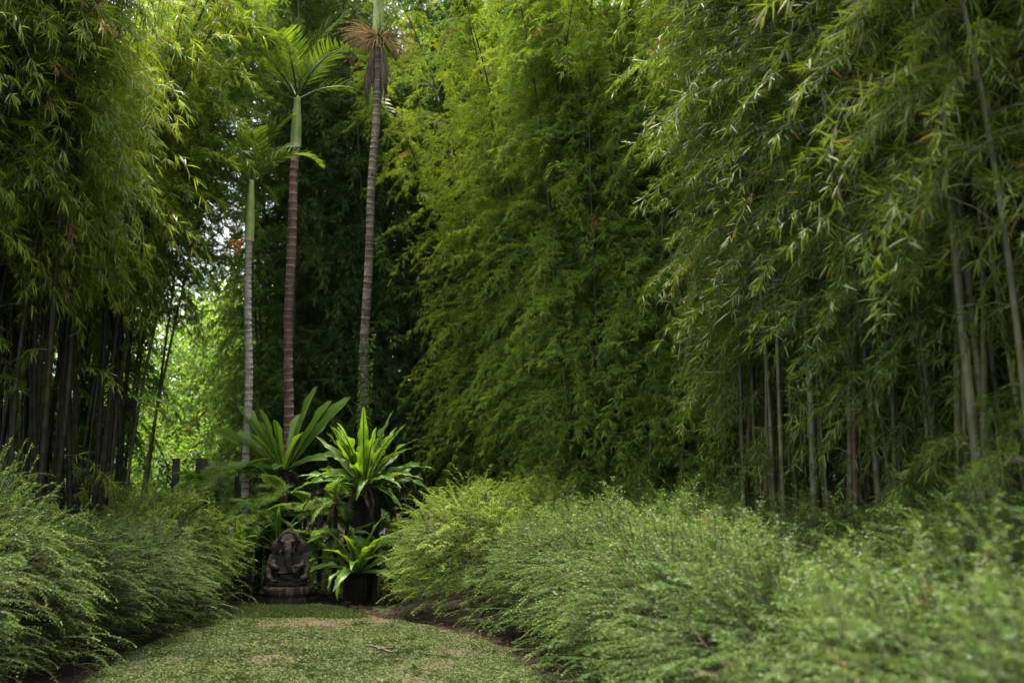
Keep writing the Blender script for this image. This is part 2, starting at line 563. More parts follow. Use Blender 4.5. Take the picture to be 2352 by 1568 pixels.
def path_z(x, y, l, r):
    e = min(x - l, r - x, (12.45 - y) * 1.2)
    lift = max(0.0, min(1.0, e / 0.12))
    lift = lift * lift * (3 - 2 * lift)
    return -0.045 + lift * (0.075 + 0.025 * fbm(x, y, 0.8, 2.0) + 0.012 * fbm(x, y, 4.0, 4.0))


def bare(x, y):
    """how bare the turf is: 0 moss and grass, 1 reddish soil"""
    b = fbm(x, y * 0.7, 0.95, 11.0) + 0.45 * fbm(x, y, 3.2, 7.0)
    c = math.exp(-((x + 2.2) / 0.95) ** 2 - ((y - 9.6) / 1.9) ** 2)
    return max(0.0, min(1.0, (b * 1.3 + c * 0.7 - 0.32) * 1.5))


def build_path():
    ys = np.concatenate([np.arange(-4, 6.5, 0.4), np.arange(6.5, 12.45, 0.05), [12.45]])
    us = np.linspace(0, 1, 61)
    V, T = [], []
    for y in ys:
        l, r = path_edges(y)
        for u in us:
            x = l + (r - l) * u
            V.append((x, y, path_z(x, y, l, r)))
            T.append(bare(x, y))
    nx, ny = len(us), len(ys)
    i = np.arange(ny - 1)[:, None] * nx
    j = np.arange(nx - 1)[None, :]
    a, b, c, d = i + j, i + j + 1, i + nx + j + 1, i + nx + j
    F = np.concatenate([np.stack([a, b, c], -1).reshape(-1, 3), np.stack([a, c, d], -1).reshape(-1, 3)])
    mb = MB()
    mb.add(V, F, np.array(T))
    o = link('path', mb.mesh('path', M['path'], True))
    tag(o, 'mossy turf path with worn reddish patches leading to the statue', 'path', kind='structure')


GX, GY = np.arange(-4.2, 1.2, 0.06), np.arange(6.4, 12.6, 0.06)


def turf_grid():
    Z, B, S = [], [], []
    for y in GY:
        l, r = path_edges(min(y, 12.45))
        Z.append([path_z(x, y, l, r) for x in GX])
        B.append([bare(x, y) for x in GX])
        S.append([(l + 0.02 < x < r - 0.02) * (y < 12.4) * (0.5 + fbm(x, y, 1.4, 20.0)) for x in GX])
    return np.array(Z), np.array(B), np.array(S)


def build_grass():
    rng = rng_of(5)
    Z, B, S = turf_grid()
    n = 230000
    x, y = rng.uniform(-4.1, 1.0, n), rng.uniform(6.5, 12.45, n)
    fx, fy = (x - GX[0]) / 0.06, (y - GY[0]) / 0.06
    ix, iy = np.clip(fx.astype(int), 0, len(GX) - 2), np.clip(fy.astype(int), 0, len(GY) - 2)
    wx, wy = fx - ix, fy - iy

    def bil(A):
        return A[iy, ix] * (1 - wx) * (1 - wy) + A[iy, ix + 1] * wx * (1 - wy) + A[iy + 1, ix] * (1 - wx) * wy + A[iy + 1, ix + 1] * wx * wy
    z, b, tn = bil(Z), bil(B), S[iy, ix]
    keep = (tn != 0) & (rng.random(n) > b * 0.94)
    x, y, z, tn = x[keep], y[keep], z[keep], tn[keep]
    n = len(x)
    far = y > 11.3
    a = rng.uniform(0, 6.283, n)
    el = np.where(far, rng.uniform(0.5, 1.3, n), rng.uniform(0.1, 0.8, n))
    P = np.stack([x, y, z - 0.003], 1)
    D = np.stack([np.cos(a) * np.cos(el), np.sin(a) * np.cos(el), np.sin(el)], 1)
    L = rng.uniform(0.014, 0.036, n) * np.where(far, 1.6, 1.0)
    W = rng.uniform(0.006, 0.014, n)
    T = 0.02 + 0.7 * rng.random(n) + 0.3 * np.clip(tn, 0, 1)
    mb = MB()
    leaves(mb, rng, P, D, L, W, 0.5, 0.8, np.clip(T, 0, 1), seg=2)
    P, D, L, W, T = [], [], [], [], []
    for k in range(190):
        yy = rng.uniform(6.8, 12.3)
        l, r = path_edges(yy)
        xx = rng.uniform(l + 0.1, r - 0.1)
        if k < 90:
            xx, yy = rng.normal(-1.75, 0.55), rng.uniform(7.0, 9.2)
            l, r = path_edges(yy)
            if not l + 0.1 < xx < r - 0.1:
                continue
        zz = path_z(xx, yy, l, r)
        for q in range(int(rng.integers(8, 28))):
            a = rng.uniform(0, 6.283)
            el = rng.uniform(0.25, 1.1)
            P.append((xx + rng.normal(0, 0.035), yy + rng.normal(0, 0.035), zz - 0.003))
            D.append((math.cos(a) * math.cos(el), math.sin(a) * math.cos(el), math.sin(el)))
            L.append(rng.uniform(0.03, 0.075))
            W.append(rng.uniform(0.005, 0.010))
            T.append(rng.uniform(0.1, 0.7))
    leaves(mb, rng, P, D, np.array(L), np.array(W), 0.5, 0.8, np.array(T), seg=2)
    o = link('grass', mb.mesh('grass', M['grass']))
    tag(o, 'short damp grass and clover covering the path', 'grass', kind='stuff')
    # weeds on the dark soil around the statue
    mb = MB()
    P, D, L, W, T = [], [], [], [], []
    for k in range(7000):
        y = rng.uniform(11.4, 13.6)
        x = rng.uniform(-4.0, -1.0)
        if fbm(x, y, 1.3, 31.0) < -0.05:
            continue
        l, r = path_edges(min(y, 12.45))
        if y < 12.4 and l < x < r:
            continue
        a = rng.uniform(0, 6.283)
        el = rng.uniform(0.1, 1.0)
        P.append((x, y, 0.03 * fbm(x, y, 0.9) - 0.02))
        D.append((math.cos(a) * math.cos(el), math.sin(a) * math.cos(el), math.sin(el)))
        L.append(rng.uniform(0.015, 0.05))
        W.append(rng.uniform(0.005, 0.012))
        T.append(rng.uniform(0, 0.6))
    leaves(mb, rng, P, D, np.array(L), np.array(W), 0.5, 0.8, np.array(T), seg=2)
    o = link('ground_weeds', mb.mesh('ground_weeds', M['grass']))
    tag(o, 'sparse low weeds on dark soil around the statue', 'weeds', kind='stuff')


build_ground()
build_path()
build_grass()


# ------------------------------------------------------------------ bamboo
def branch_templates(rng, leafL, leafW, per, droop, jitter, dens, sprig=1.0, count=16):
    """leafy side branches one metre long that leave along +X; leaves are stored as points and directions"""
    out = []
    upv = np.array([0, 0, 1.0])
    for c in range(count):
        el = rng.uniform(0.15, 1.05)
        ns = 13
        h = 1.0 / ns
        d = np.array([math.cos(el), 0, math.sin(el)])
        p = np.zeros(3)
        line = [p.copy()]
        P, D, L, W, T = [], [], [], [], []
        for s in range(ns):
            d = d + np.array([rng.normal(0, 0.05), rng.normal(0, 0.06), -0.13 - 0.05 * rng.random()])
            d /= np.linalg.norm(d)
            p = p + d * h
            line.append(p.copy())
            fr = (s + 1) / ns
            if fr < 0.2:
                continue
            for sg in (-1, 1):
                if rng.random() > dens:
                    continue
                side = norm(np.cross(d, upv) + rng.normal(0, 0.35, 3)) * sg
                bd = norm(d * 0.75 + side * rng.uniform(0.4, 1.1) + upv * rng.uniform(-0.3, 0.25))
                bl = rng.uniform(0.05, 0.22) * (1.2 - 0.6 * fr) * (leafL / 0.15) * sprig
                if s == ns - 1:
                    bd = d
                m = int(rng.integers(per[0], per[1] + 1))
                g = (np.arange(m) + 0.5) / m
                sd_ = np.cross(bd, upv)
                sgn = np.where(np.arange(m) % 2, 1, -1) * rng.uniform(0.15, 0.8, m)
                ld = bd * 0.85 + sd_ * sgn[:, None] + rng.normal(0, jitter, (m, 3)) - upv * (droop * rng.uniform(0.2, 1.3, m))[:, None]
                P.append(p + bd * bl * g[:, None])
                D.append(ld)
                l_ = leafL * rng.uniform(0.4, 1.2, m)
                L.append(l_)
                W.append(leafW * rng.uniform(0.75, 1.2, m) * (0.6 + 0.4 * l_ / leafL))
                T.append(np.where(rng.random(m) < 0.012, 2.0, 0.5 * rng.random(m)))
        out.append([np.array(line)] + [np.concatenate(q) for q in (P, D, L, W, T)])
    return out


def gen_bamboo(seed, H=10.0, h0=2.2, arch=2.2, r0=0.04, node=0.30, blen=1.0, leafL=0.17, leafW=0.016,
               nb=(2, 4), low=0.1, per=(4, 7), seg=4, droop=0.35, leafmat='bamboo_leaf', jitter=0.25, dens=0.6, sprig=1.0, culmmat='culm', taper=0.7):
    """culm, twigs and leaves of one bamboo cane; it arches towards its own +X"""
    rng = rng_of(seed)
    nn = int(H / node)
    t = np.linspace(0, 1, nn + 1)
    cx = arch * t ** 2.6 + 0.06 * np.sin(t * 7 + seed)
    cyv = 0.12 * np.sin(t * 4 + seed * 2.1)
    cz = H * (t - 0.10 * (arch / 2.2) * np.clip(t - 0.6, 0, 1) ** 2 * 3)
    C = np.stack([cx, cyv, cz], 1)
    C -= C[0]
    rad = r0 * (1 - t) ** taper + 0.004
    mbc = MB()
    pts, rr, tt = [], [], []
    for i in range(nn):
        d = C[i + 1] - C[i]
        for f, s, ti in ((0.0, 1.14, 0.85), (0.06, 1.0, 0.25), (0.5, 0.98, 0.0), (0.94, 1.0, 0.1)):
            pts.append(C[i] + d * f)
            rr.append(rad[i] * s)
            tt.append(ti)
    tube(mbc, pts, rr, 8, np.array(tt))
    mbt, mbl = MB(), MB()
    TP = branch_templates(rng, leafL, leafW, per, droop, jitter, dens, sprig)
    A = [[], [], [], [], []]
    for i in range(2, nn):
        z = C[i][2]
        f = t[i]
        if z < h0:
            if rng.random() > low:
                continue
            k, prof = 1, 0.6
        else:
            k = int(rng.integers(nb[0], nb[1] + 1))
            prof = min(1.0, 0.55 + (z - h0) / 2.5) * (1.0 if f < 0.72 else max(0.4, 1.0 - (f - 0.72) * 2.0))
        base_az = (i % 2) * math.pi + rng.normal(0, 0.6)
        for b in range(k):
            az = base_az + rng.normal(0, 0.8)
            BL = blen * prof * rng.uniform(0.35, 1.4)
            ca, sa = math.cos(az), math.sin(az)
            rot = np.array([[ca, sa, 0], [-sa, ca, 0], [0, 0, 1]])
            line, P, D, L, W, T = TP[int(rng.integers(len(TP)))]
            keep = rng.random(len(P)) < min(1.0, 0.35 + 0.65 * BL / blen)
            A[0].append((P[keep] @ rot) * BL + C[i])
            A[1].append(D[keep] @ rot)
            A[2].append(L[keep])
            A[3].append(W[keep])
            A[4].append(np.where(T[keep] == 2.0, 2.0, 0.08 + 0.6 * T[keep] + 0.42 * rng.random()) if rng.random() > 0.005 else np.full(int(keep.sum()), 2.0))
            tube(mbt, (line @ rot)[::2] * BL + C[i], np.linspace(0.0055, 0.0014, 7) * (r0 / 0.04) ** 0.5, 3, 0.5, cap=False)
    P, D, L, W, T = [np.concatenate(q) for q in A]
    leaves(mbl, rng, P, D, L, W, droop, 0.9, T, seg)
    return (mbc.mesh('culm', M[culmmat], True), mbt.mesh('branches', M['twig'], True), mbl.mesh('foliage', M[leafmat]))


def bamboo(kit, x, y, rz, label, group, s=1.0, tilt=(0, 0)):
    o = thing('bamboo', label, 'bamboo', (x, y, -0.06), rz, s, group, tilt)
    link('culm', kit[0], o)
    b = link('branches', kit[1], o)
    b['kind'] = 'stuff'
    f = link('foliage', kit[2], b)
    f['kind'] = 'stuff'
    return o


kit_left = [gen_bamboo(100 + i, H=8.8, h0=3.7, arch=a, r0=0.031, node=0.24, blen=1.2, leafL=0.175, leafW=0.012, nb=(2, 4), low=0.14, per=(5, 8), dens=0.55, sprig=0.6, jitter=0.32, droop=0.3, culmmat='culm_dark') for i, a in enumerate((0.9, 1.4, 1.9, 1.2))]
kit_right = [gen_bamboo(200 + i, H=9.5, h0=h, arch=a, r0=r, node=0.22, blen=1.0, leafL=0.125, leafW=0.0092, nb=(4, 7), low=0.32, per=(5, 9), dens=0.66, sprig=0.85, droop=0.14, jitter=0.5, taper=1.0, leafmat='bamboo_leaf_blue') for i, (a, r, h) in enumerate(((0.3, 0.03, 2.3), (0.6, 0.023, 2.0), (0.45, 0.027, 2.6), (0.7, 0.02, 1.7), (0.3, 0.034, 2.8)))]
kit_fine = [gen_bamboo(300 + i, H=9.6, h0=0.8, arch=a, r0=0.022, node=0.25, blen=1.15, leafL=0.095, leafW=0.0095, nb=(5, 8), low=0.5, per=(6, 9), seg=2, leafmat='fine_leaf', dens=0.85, jitter=0.3) for i, a in enumerate((1.5, 2.3, 1.9, 2.8))]
kit_over = [gen_bamboo(350 + i, H=10.2, h0=4.4, arch=a, r0=0.024, node=0.24, blen=1.2, leafL=0.11, leafW=0.0105, nb=(5, 7), low=0.0, per=(6, 9), seg=2, leafmat='fine_leaf', dens=0.8, jitter=0.3) for i, a in enumerate((1.8, 2.2))]
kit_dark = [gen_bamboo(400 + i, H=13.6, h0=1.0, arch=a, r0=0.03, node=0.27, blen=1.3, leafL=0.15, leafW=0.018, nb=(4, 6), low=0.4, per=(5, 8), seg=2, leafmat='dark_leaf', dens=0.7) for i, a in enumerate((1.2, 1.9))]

kit_bare = [gen_bamboo(250 + i, H=6.5, h0=2.8, arch=a, r0=r, node=0.24, blen=0.6, leafL=0.13, leafW=0.0105, nb=(0, 2), low=0.1, per=(3, 6), dens=0.4, sprig=0.8, jitter=0.4, taper=0.8, leafmat='bamboo_leaf_blue', culmmat=c) for i, (a, r, c) in enumerate(((0.12, 0.017, 'culm'), (0.2, 0.024, 'culm_tan'), (0.08, 0.022, 'culm')))]
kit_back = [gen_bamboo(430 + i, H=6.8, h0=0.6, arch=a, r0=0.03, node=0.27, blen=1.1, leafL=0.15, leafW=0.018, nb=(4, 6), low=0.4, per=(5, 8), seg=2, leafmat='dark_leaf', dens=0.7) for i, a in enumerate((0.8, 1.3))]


ORD = ['first', 'second', 'third', 'fourth', 'fifth', 'sixth', 'seventh', 'eighth', 'ninth', 'tenth', 'eleventh', 'twelfth']


def front_canes(spots, phrase, count, rightmost):
    """own labels for the canes nobody stands in front of, counted across the picture"""
    ang = [(math.atan2(x, y), math.hypot(x, y), i) for i, (x, y) in enumerate(spots)]
    ang = [q for q in ang if abs(q[0]) < 0.468]
    front = [q for q in ang if not any(abs(q[0] - p[0]) < 0.016 and p[1] < q[1] for p in ang)]
    front.sort(key=lambda q: -q[0] if rightmost else q[0])
    return {q[2]: phrase % ORD[k] for k, q in enumerate(front[:count])}


def grove(kits, seed, spots, label, group, face, spread=1.1, s=(0.88, 1.12), own={}):
    rng = rng_of(seed)
    for i, (x, y) in enumerate(spots):
        lab = own.get(i, label)
        bamboo(kits[i % len(kits)], x, y, face + rng.uniform(-spread, spread), lab, group, rng.uniform(*s),
               (rng.normal(0, 0.025), rng.normal(0, 0.025)))


def thicket(kits, seed, spots, name, label, face, spread=1.1, s=(0.88, 1.12)):
    """canes too deep in the shade to pick apart: one object of kind stuff"""
    rng = rng_of(seed)
    o = thing(name, label, 'bamboo')
    o['kind'] = 'stuff'
    for i, (x, y) in enumerate(spots):
        k = kits[i % len(kits)]
        mt = (Vector((x, y, -0.06)), (rng.normal(0, 0.025), rng.normal(0, 0.025), face + rng.uniform(-spread, spread)), rng.uniform(*s))
        for nm, me in zip(('culm', 'branches', 'foliage'), k):
            c = link(nm, me, o)
            c.location, c.rotation_euler, c.scale = mt[0], mt[1], (mt[2],) * 3
            c['kind'] = 'stuff'


def scatter(seed, n, poly, dmin):
    """random points in a polygon, at least dmin apart"""
    rng = rng_of(seed)
    poly = np.array(poly)
    lo, hi = poly.min(0), poly.max(0)
    out = []
    tries = 0
    while len(out) < n and tries < 20000:
        tries += 1
        p = rng.uniform(lo, hi)
        c = False
        for a, b in zip(poly, np.roll(poly, -1, 0)):
            if (a[1] > p[1]) != (b[1] > p[1]) and p[0] < (b[0] - a[0]) * (p[1] - a[1]) / (b[1] - a[1]) + a[0]:
                c = not c
        if c and all((p[0] - q[0]) ** 2 + (p[1] - q[1]) ** 2 > dmin * dmin for q in out):
            out.append((float(p[0]), float(p[1])))
    return out


# the dark clump on the left, leaning over the path
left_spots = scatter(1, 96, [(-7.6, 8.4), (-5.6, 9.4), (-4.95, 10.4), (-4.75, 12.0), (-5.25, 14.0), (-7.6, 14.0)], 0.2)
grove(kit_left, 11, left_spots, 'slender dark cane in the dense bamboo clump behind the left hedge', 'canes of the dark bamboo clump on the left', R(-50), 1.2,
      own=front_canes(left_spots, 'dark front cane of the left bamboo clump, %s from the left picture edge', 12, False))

# the grove on the right
right_spots = scatter(2, 84, [(2.75, 5.2), (4.6, 5.0), (5.0, 9.0), (4.2, 11.2), (2.45, 10.8), (2.3, 9.0), (2.5, 7.6)], 0.2)
grove(kit_right, 12, right_spots, 'thick olive cane in the bamboo grove behind the right hedge', 'canes of the bamboo grove on the right', R(200), 1.2,
      own=front_canes(right_spots, 'olive front cane of the right bamboo grove, %s from the right picture edge', 12, True))
bare_spots = scatter(9, 95, [(2.85, 5.4), (4.2, 5.4), (4.6, 9.0), (4.0, 11.4), (2.3, 11.2), (2.3, 9.0), (2.55, 7.6)], 0.13)
thicket(kit_bare, 19, bare_spots, 'cane_thicket', 'thin nearly leafless canes crowded between the thick canes on the right', R(200), 1.5, (0.75, 1.2))

# the feathery light green grove in the middle
fine_spots = scatter(3, 74, [(-0.3, 14.6), (0.3, 14.0), (1.15, 13.2), (2.2, 11.9), (3.6, 12.2), (4.0, 16.5), (0.5, 18.2), (-0.55, 17.6)], 0.31)
fine_spots = [(-0.45, 16.6), (-0.2, 17.3), (-0.75, 17.1), (-0.55, 17.9), (-0.05, 16.5)] + [p for p in fine_spots if p[0] > 0.1 or p[1] > 16.3]     # clear of the tallest palm's trunk and crown
grove(kit_fine, 13, fine_spots, 'thin cane with feathery light green leaves in the middle grove', 'feathery bamboo canes in the middle grove', R(-85), 1.0)

# the dark grove behind the palms
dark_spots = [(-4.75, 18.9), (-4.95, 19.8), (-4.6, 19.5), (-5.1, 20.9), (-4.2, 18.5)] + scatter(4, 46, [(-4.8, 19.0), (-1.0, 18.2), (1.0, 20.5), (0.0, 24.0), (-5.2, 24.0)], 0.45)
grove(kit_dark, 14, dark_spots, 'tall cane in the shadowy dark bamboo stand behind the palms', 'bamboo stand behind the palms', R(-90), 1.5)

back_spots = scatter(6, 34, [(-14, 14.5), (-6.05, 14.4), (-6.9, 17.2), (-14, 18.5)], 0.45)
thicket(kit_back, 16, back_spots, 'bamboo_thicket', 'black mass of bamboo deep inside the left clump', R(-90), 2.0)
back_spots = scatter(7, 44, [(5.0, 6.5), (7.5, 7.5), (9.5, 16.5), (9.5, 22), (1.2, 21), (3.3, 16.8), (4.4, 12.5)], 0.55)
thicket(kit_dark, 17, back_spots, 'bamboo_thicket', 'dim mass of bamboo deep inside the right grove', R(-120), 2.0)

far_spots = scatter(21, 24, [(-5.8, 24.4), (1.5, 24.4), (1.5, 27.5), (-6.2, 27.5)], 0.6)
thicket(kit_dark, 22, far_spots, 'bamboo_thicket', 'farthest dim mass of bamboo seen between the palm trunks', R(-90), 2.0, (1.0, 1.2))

# fine leaved canes leaning over the bright gap
over_spots = scatter(8, 20, [(-6.9, 14.6), (-5.4, 13.9), (-5.35, 15.0), (-6.2, 16.8), (-7.5, 16.8)], 0.28)
grove(kit_over, 18, over_spots, 'fine leaved bamboo cane arching over the bright gap from the left clump', 'fine canes arching over the gap', R(-5), 0.7)


# ------------------------------------------------------------------ hedge shrubs
def gen_shrub(seed, Rr=0.85, H=1.4, sprays=520, leafL=0.02, leafW=0.0085, mat='hedge_leaf', long=0.5, lump=0.36):
    rng = rng_of(seed)
    mbs, mbl = MB(), MB()
    for k in range(16):
        a = rng.uniform(0, 6.283)
        r_ = Rr * rng.uniform(0.2, 0.75)
        zt = H * rng.uniform(0.55, 0.85)
        p = np.array([[0.08 * math.cos(a), 0.08 * math.sin(a), -0.06], [0.4 * r_ * math.cos(a), 0.4 * r_ * math.sin(a), zt * 0.5], [r_ * math.cos(a), r_ * math.sin(a), zt]])
        tube(mbs, p, [0.016, 0.011, 0.005], 5)
    up = np.array([0, 0, 1.0])

    def spray(el):
        P, D, T = [], [], []
        p = np.zeros(3)
        d = np.array([math.cos(el), 0, math.sin(el)])
        length = long * (rng.uniform(0.6, 1.1) if rng.random() < 0.8 else rng.uniform(1.2, 1.6))
        h = 0.016
        ns = int(length / h)
        line = [p]
        g = rng.uniform(0.028, 0.055)
        for s in range(ns):
            d = norm(d + np.array([0, 0, -g]) + rng.normal(0, 0.02, 3))
            p = p + d * h
            line.append(p)
            f = s / ns
            side = norm(np.cross(d, up) + 1e-6)
            for sg in (-1, 1):
                P.append(p[None])
                D.append((d * 0.45 + side * sg + rng.normal(0, 0.2, 3))[None])
                T.append([f])
            if s > 2 and s % 4 == 0 and f < 0.85:
                for sg in (-1, 1):
                    if rng.random() < 0.2:
                        continue
                    td = norm(d * 1.1 + side * sg * rng.uniform(0.35, 0.75) + np.array([0, 0, rng.uniform(-0.3, 0.2)]))
                    m = max(4, int(rng.uniform(0.06, 0.16) * (1.2 - 0.7 * f) / 0.0125))
                    q = np.arange(m)
                    ss = norm(np.cross(td, up) + 1e-6)
                    P.append(p + td * ((q + 0.6) * 0.0125)[:, None] - up * (0.45 * (q * 0.0125) ** 2 / 0.1)[:, None])
                    D.append(td * 0.55 + ss * np.where(q % 2, 1, -1)[:, None] + rng.normal(0, 0.22, (m, 3)))
                    T.append(np.minimum(1, f * 0.8 + q / m * 0.35))
        return np.array(line), np.concatenate(P), np.concatenate(D), np.concatenate(T)

    ELS = [0.15, 0.45, 0.75, 1.05, 1.3]
    TP = [[spray(e + rng.normal(0, 0.1)) for k in range(9)] for e in ELS]
    AP, AD, AT = [], [], []
    for k in range(sprays):
        a = rng.uniform(0, 6.283)
        u = rng.uniform(0.0, 1.0) if rng.random() < 0.74 else rng.uniform(-0.75, 0)
        ca = math.sqrt(max(0, 1 - u * u)) if u > 0 else 1.0
        rad = 1 + lump * fbm(math.cos(a) * 2 + seed, math.sin(a) * 2 + u * 1.6, 1.3, seed * 1.7)
        s0 = rng.uniform(0.5, 0.95)
        zc = H * 0.45
        p = np.array([math.cos(a) * ca * Rr * s0 * rad, math.sin(a) * ca * Rr * s0 * rad, zc + u * (H - zc) * s0 * rad])
        el = math.atan2(0.25 + 0.9 * max(0, u), max(ca, 0.05)) + rng.normal(0, 0.2)
        bi = int(np.argmin([abs(el - e) for e in ELS]))
        line, P, D, TT = TP[bi][int(rng.integers(9))]
        aw = (a + math.pi) % (2 * math.pi) - math.pi      # combed towards the shrub's own +X, the path side
        az = aw * 0.82 + rng.normal(0, 0.42)
        c_, s_ = math.cos(az), math.sin(az)
        rot = np.array([[c_, s_, 0], [-s_, c_, 0], [0, 0, 1]])
        P2, D2 = P @ rot + p, D @ rot
        keep = P2[:, 2] > 0.03
        AP.append(P2[keep])
        AD.append(D2[keep])
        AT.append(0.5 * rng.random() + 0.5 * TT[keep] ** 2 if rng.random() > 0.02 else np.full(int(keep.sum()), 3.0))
        ln = line @ rot + p
        ln = ln[ln[:, 2] > 0.02][::3]
        if len(ln) > 2:
            tube(mbs, ln, np.linspace(0.0032, 0.001, len(ln)), 3, cap=False)
    P, D, T = np.concatenate(AP), np.concatenate(AD), np.concatenate(AT)
    n = len(P)
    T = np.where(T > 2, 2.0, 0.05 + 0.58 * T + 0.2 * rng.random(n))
    L = leafL * rng.uniform(0.6, 1.15, n)
    leaves(mbl, rng, P, D, L, L * (leafW / leafL), 0.15, 0.6, T, seg=2)
    return (mbs.mesh('stems', M['stem'], True), mbl.mesh('foliage', M[mat]))


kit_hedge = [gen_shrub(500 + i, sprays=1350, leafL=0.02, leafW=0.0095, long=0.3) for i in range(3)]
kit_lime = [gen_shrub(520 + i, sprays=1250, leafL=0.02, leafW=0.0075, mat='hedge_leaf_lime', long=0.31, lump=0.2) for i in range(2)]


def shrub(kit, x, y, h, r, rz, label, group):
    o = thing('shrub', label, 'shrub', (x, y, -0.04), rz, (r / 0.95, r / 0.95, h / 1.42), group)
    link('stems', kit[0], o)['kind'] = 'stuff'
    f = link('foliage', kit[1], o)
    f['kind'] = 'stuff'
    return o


GL, GR = 'shrubs of the hedge left of the path', 'shrubs of the hedge right of the path'
n_ = 0
for (x, y, h, r, lime, lab) in [
    (-4.21, 6.6, 1.45, 0.95, 0, 'grey green arching shrub filling the bottom left corner of the hedge'),
    (-4.26, 7.7, 1.58, 1.0, 0, 'tall grey green shrub at the left edge of the picture'),
    (-4.21, 8.8, 1.24, 0.95, 0, 'dense grey green shrub third along the left hedge, in front of dark canes'),
    (-4.16, 9.8, 1.08, 0.95, 0, 'low drooping grey green shrub midway along the left hedge'),
    (-4.11, 10.8, 1.11, 0.92, 0, 'grey green shrub before the lime shrub of the left hedge'),
    (-4.21, 12.1, 1.42, 1.0, 1, 'rounded lime green shrub ending the left hedge near the statue'),
    (-5.26, 8.3, 1.50, 0.95, 0, 'grey green shrub behind the left hedge front row, beside the canes'),
    (-5.06, 7, 1.55, 1.0, 0, 'grey green shrub behind the bottom left corner shrub'),
]:
    shrub((kit_lime if lime else kit_hedge)[n_ % (2 if lime else 3)], x, y, h, r, R(-18) + 0.35 * math.sin(n_ * 2.3), lab, GL)
    n_ += 1

for (x, y, h, r, lime, lab) in [
    (-0.42, 11.9, 1.5, 1.0, 1, 'big lime green shrub ending the right hedge beside the ferns'),
    (0.35, 12.5, 1.52, 0.95, 1, 'lime green shrub behind the end of the right hedge'),
    (0.5, 10.9, 1.16, 0.95, 0, 'grey green shrub next to the lime shrub of the right hedge'),
    (0.75, 9.9, 1.25, 0.98, 0, 'grey green shrub with sprays hanging over the path edge'),
    (1.05, 8.8, 1.29, 0.98, 0, 'grey green shrub midway along the right hedge front'),
    (1.2, 7.6, 1.23, 1.0, 0, 'grey green shrub where the path leaves the bottom of the picture'),
    (1.3, 6.4, 1.21, 0.98, 0, 'slightly blurred grey green shrub along the right hedge front'),
    (1.45, 5.2, 1.17, 0.98, 0, 'blurred green shrub at the lower middle of the right hedge'),
    (1.65, 4, 1.15, 0.95, 0, 'strongly blurred green shrub in the right hedge foreground'),
    (1.75, 2.8, 1.26, 0.92, 0, 'very blurred green shrub near the bottom right, second from the corner'),
    (1.8, 1.95, 1.3, 0.82, 0, 'most blurred green shrub, in the bottom right corner of the picture'),
    (1.45, 11.7, 1.33, 0.95, 0, 'grey green shrub at the foot of the bamboo, behind the hedge front'),
    (1.85, 10.3, 1.37, 0.98, 0, 'tall grey green shrub crest below the bamboo canes'),
    (2.2, 9, 1.33, 0.98, 0, 'grey green shrub crest in front of the thick canes'),
    (2.35, 7.6, 1.29, 0.98, 0, 'grey green shrub in the second row below the right grove'),
    (2.45, 6.3, 1.29, 0.98, 0, 'soft focus grey green shrub in the second row near the right edge'),
    (2.6, 5, 1.43, 0.98, 0, 'blurred grey green shrub at the right edge of the picture'),
    (2.7, 3.8, 1.43, 0.95, 0, 'blurred arching shrub with sprays rising at the right edge'),
]:
    shrub((kit_lime if lime else kit_hedge)[n_ % (2 if lime else 3)], x, y, h, r, R(205) + 0.35 * math.sin(n_ * 2.3), lab, GR)
    n_ += 1


# ------------------------------------------------------------------ bird's nest ferns
RIBS = {}


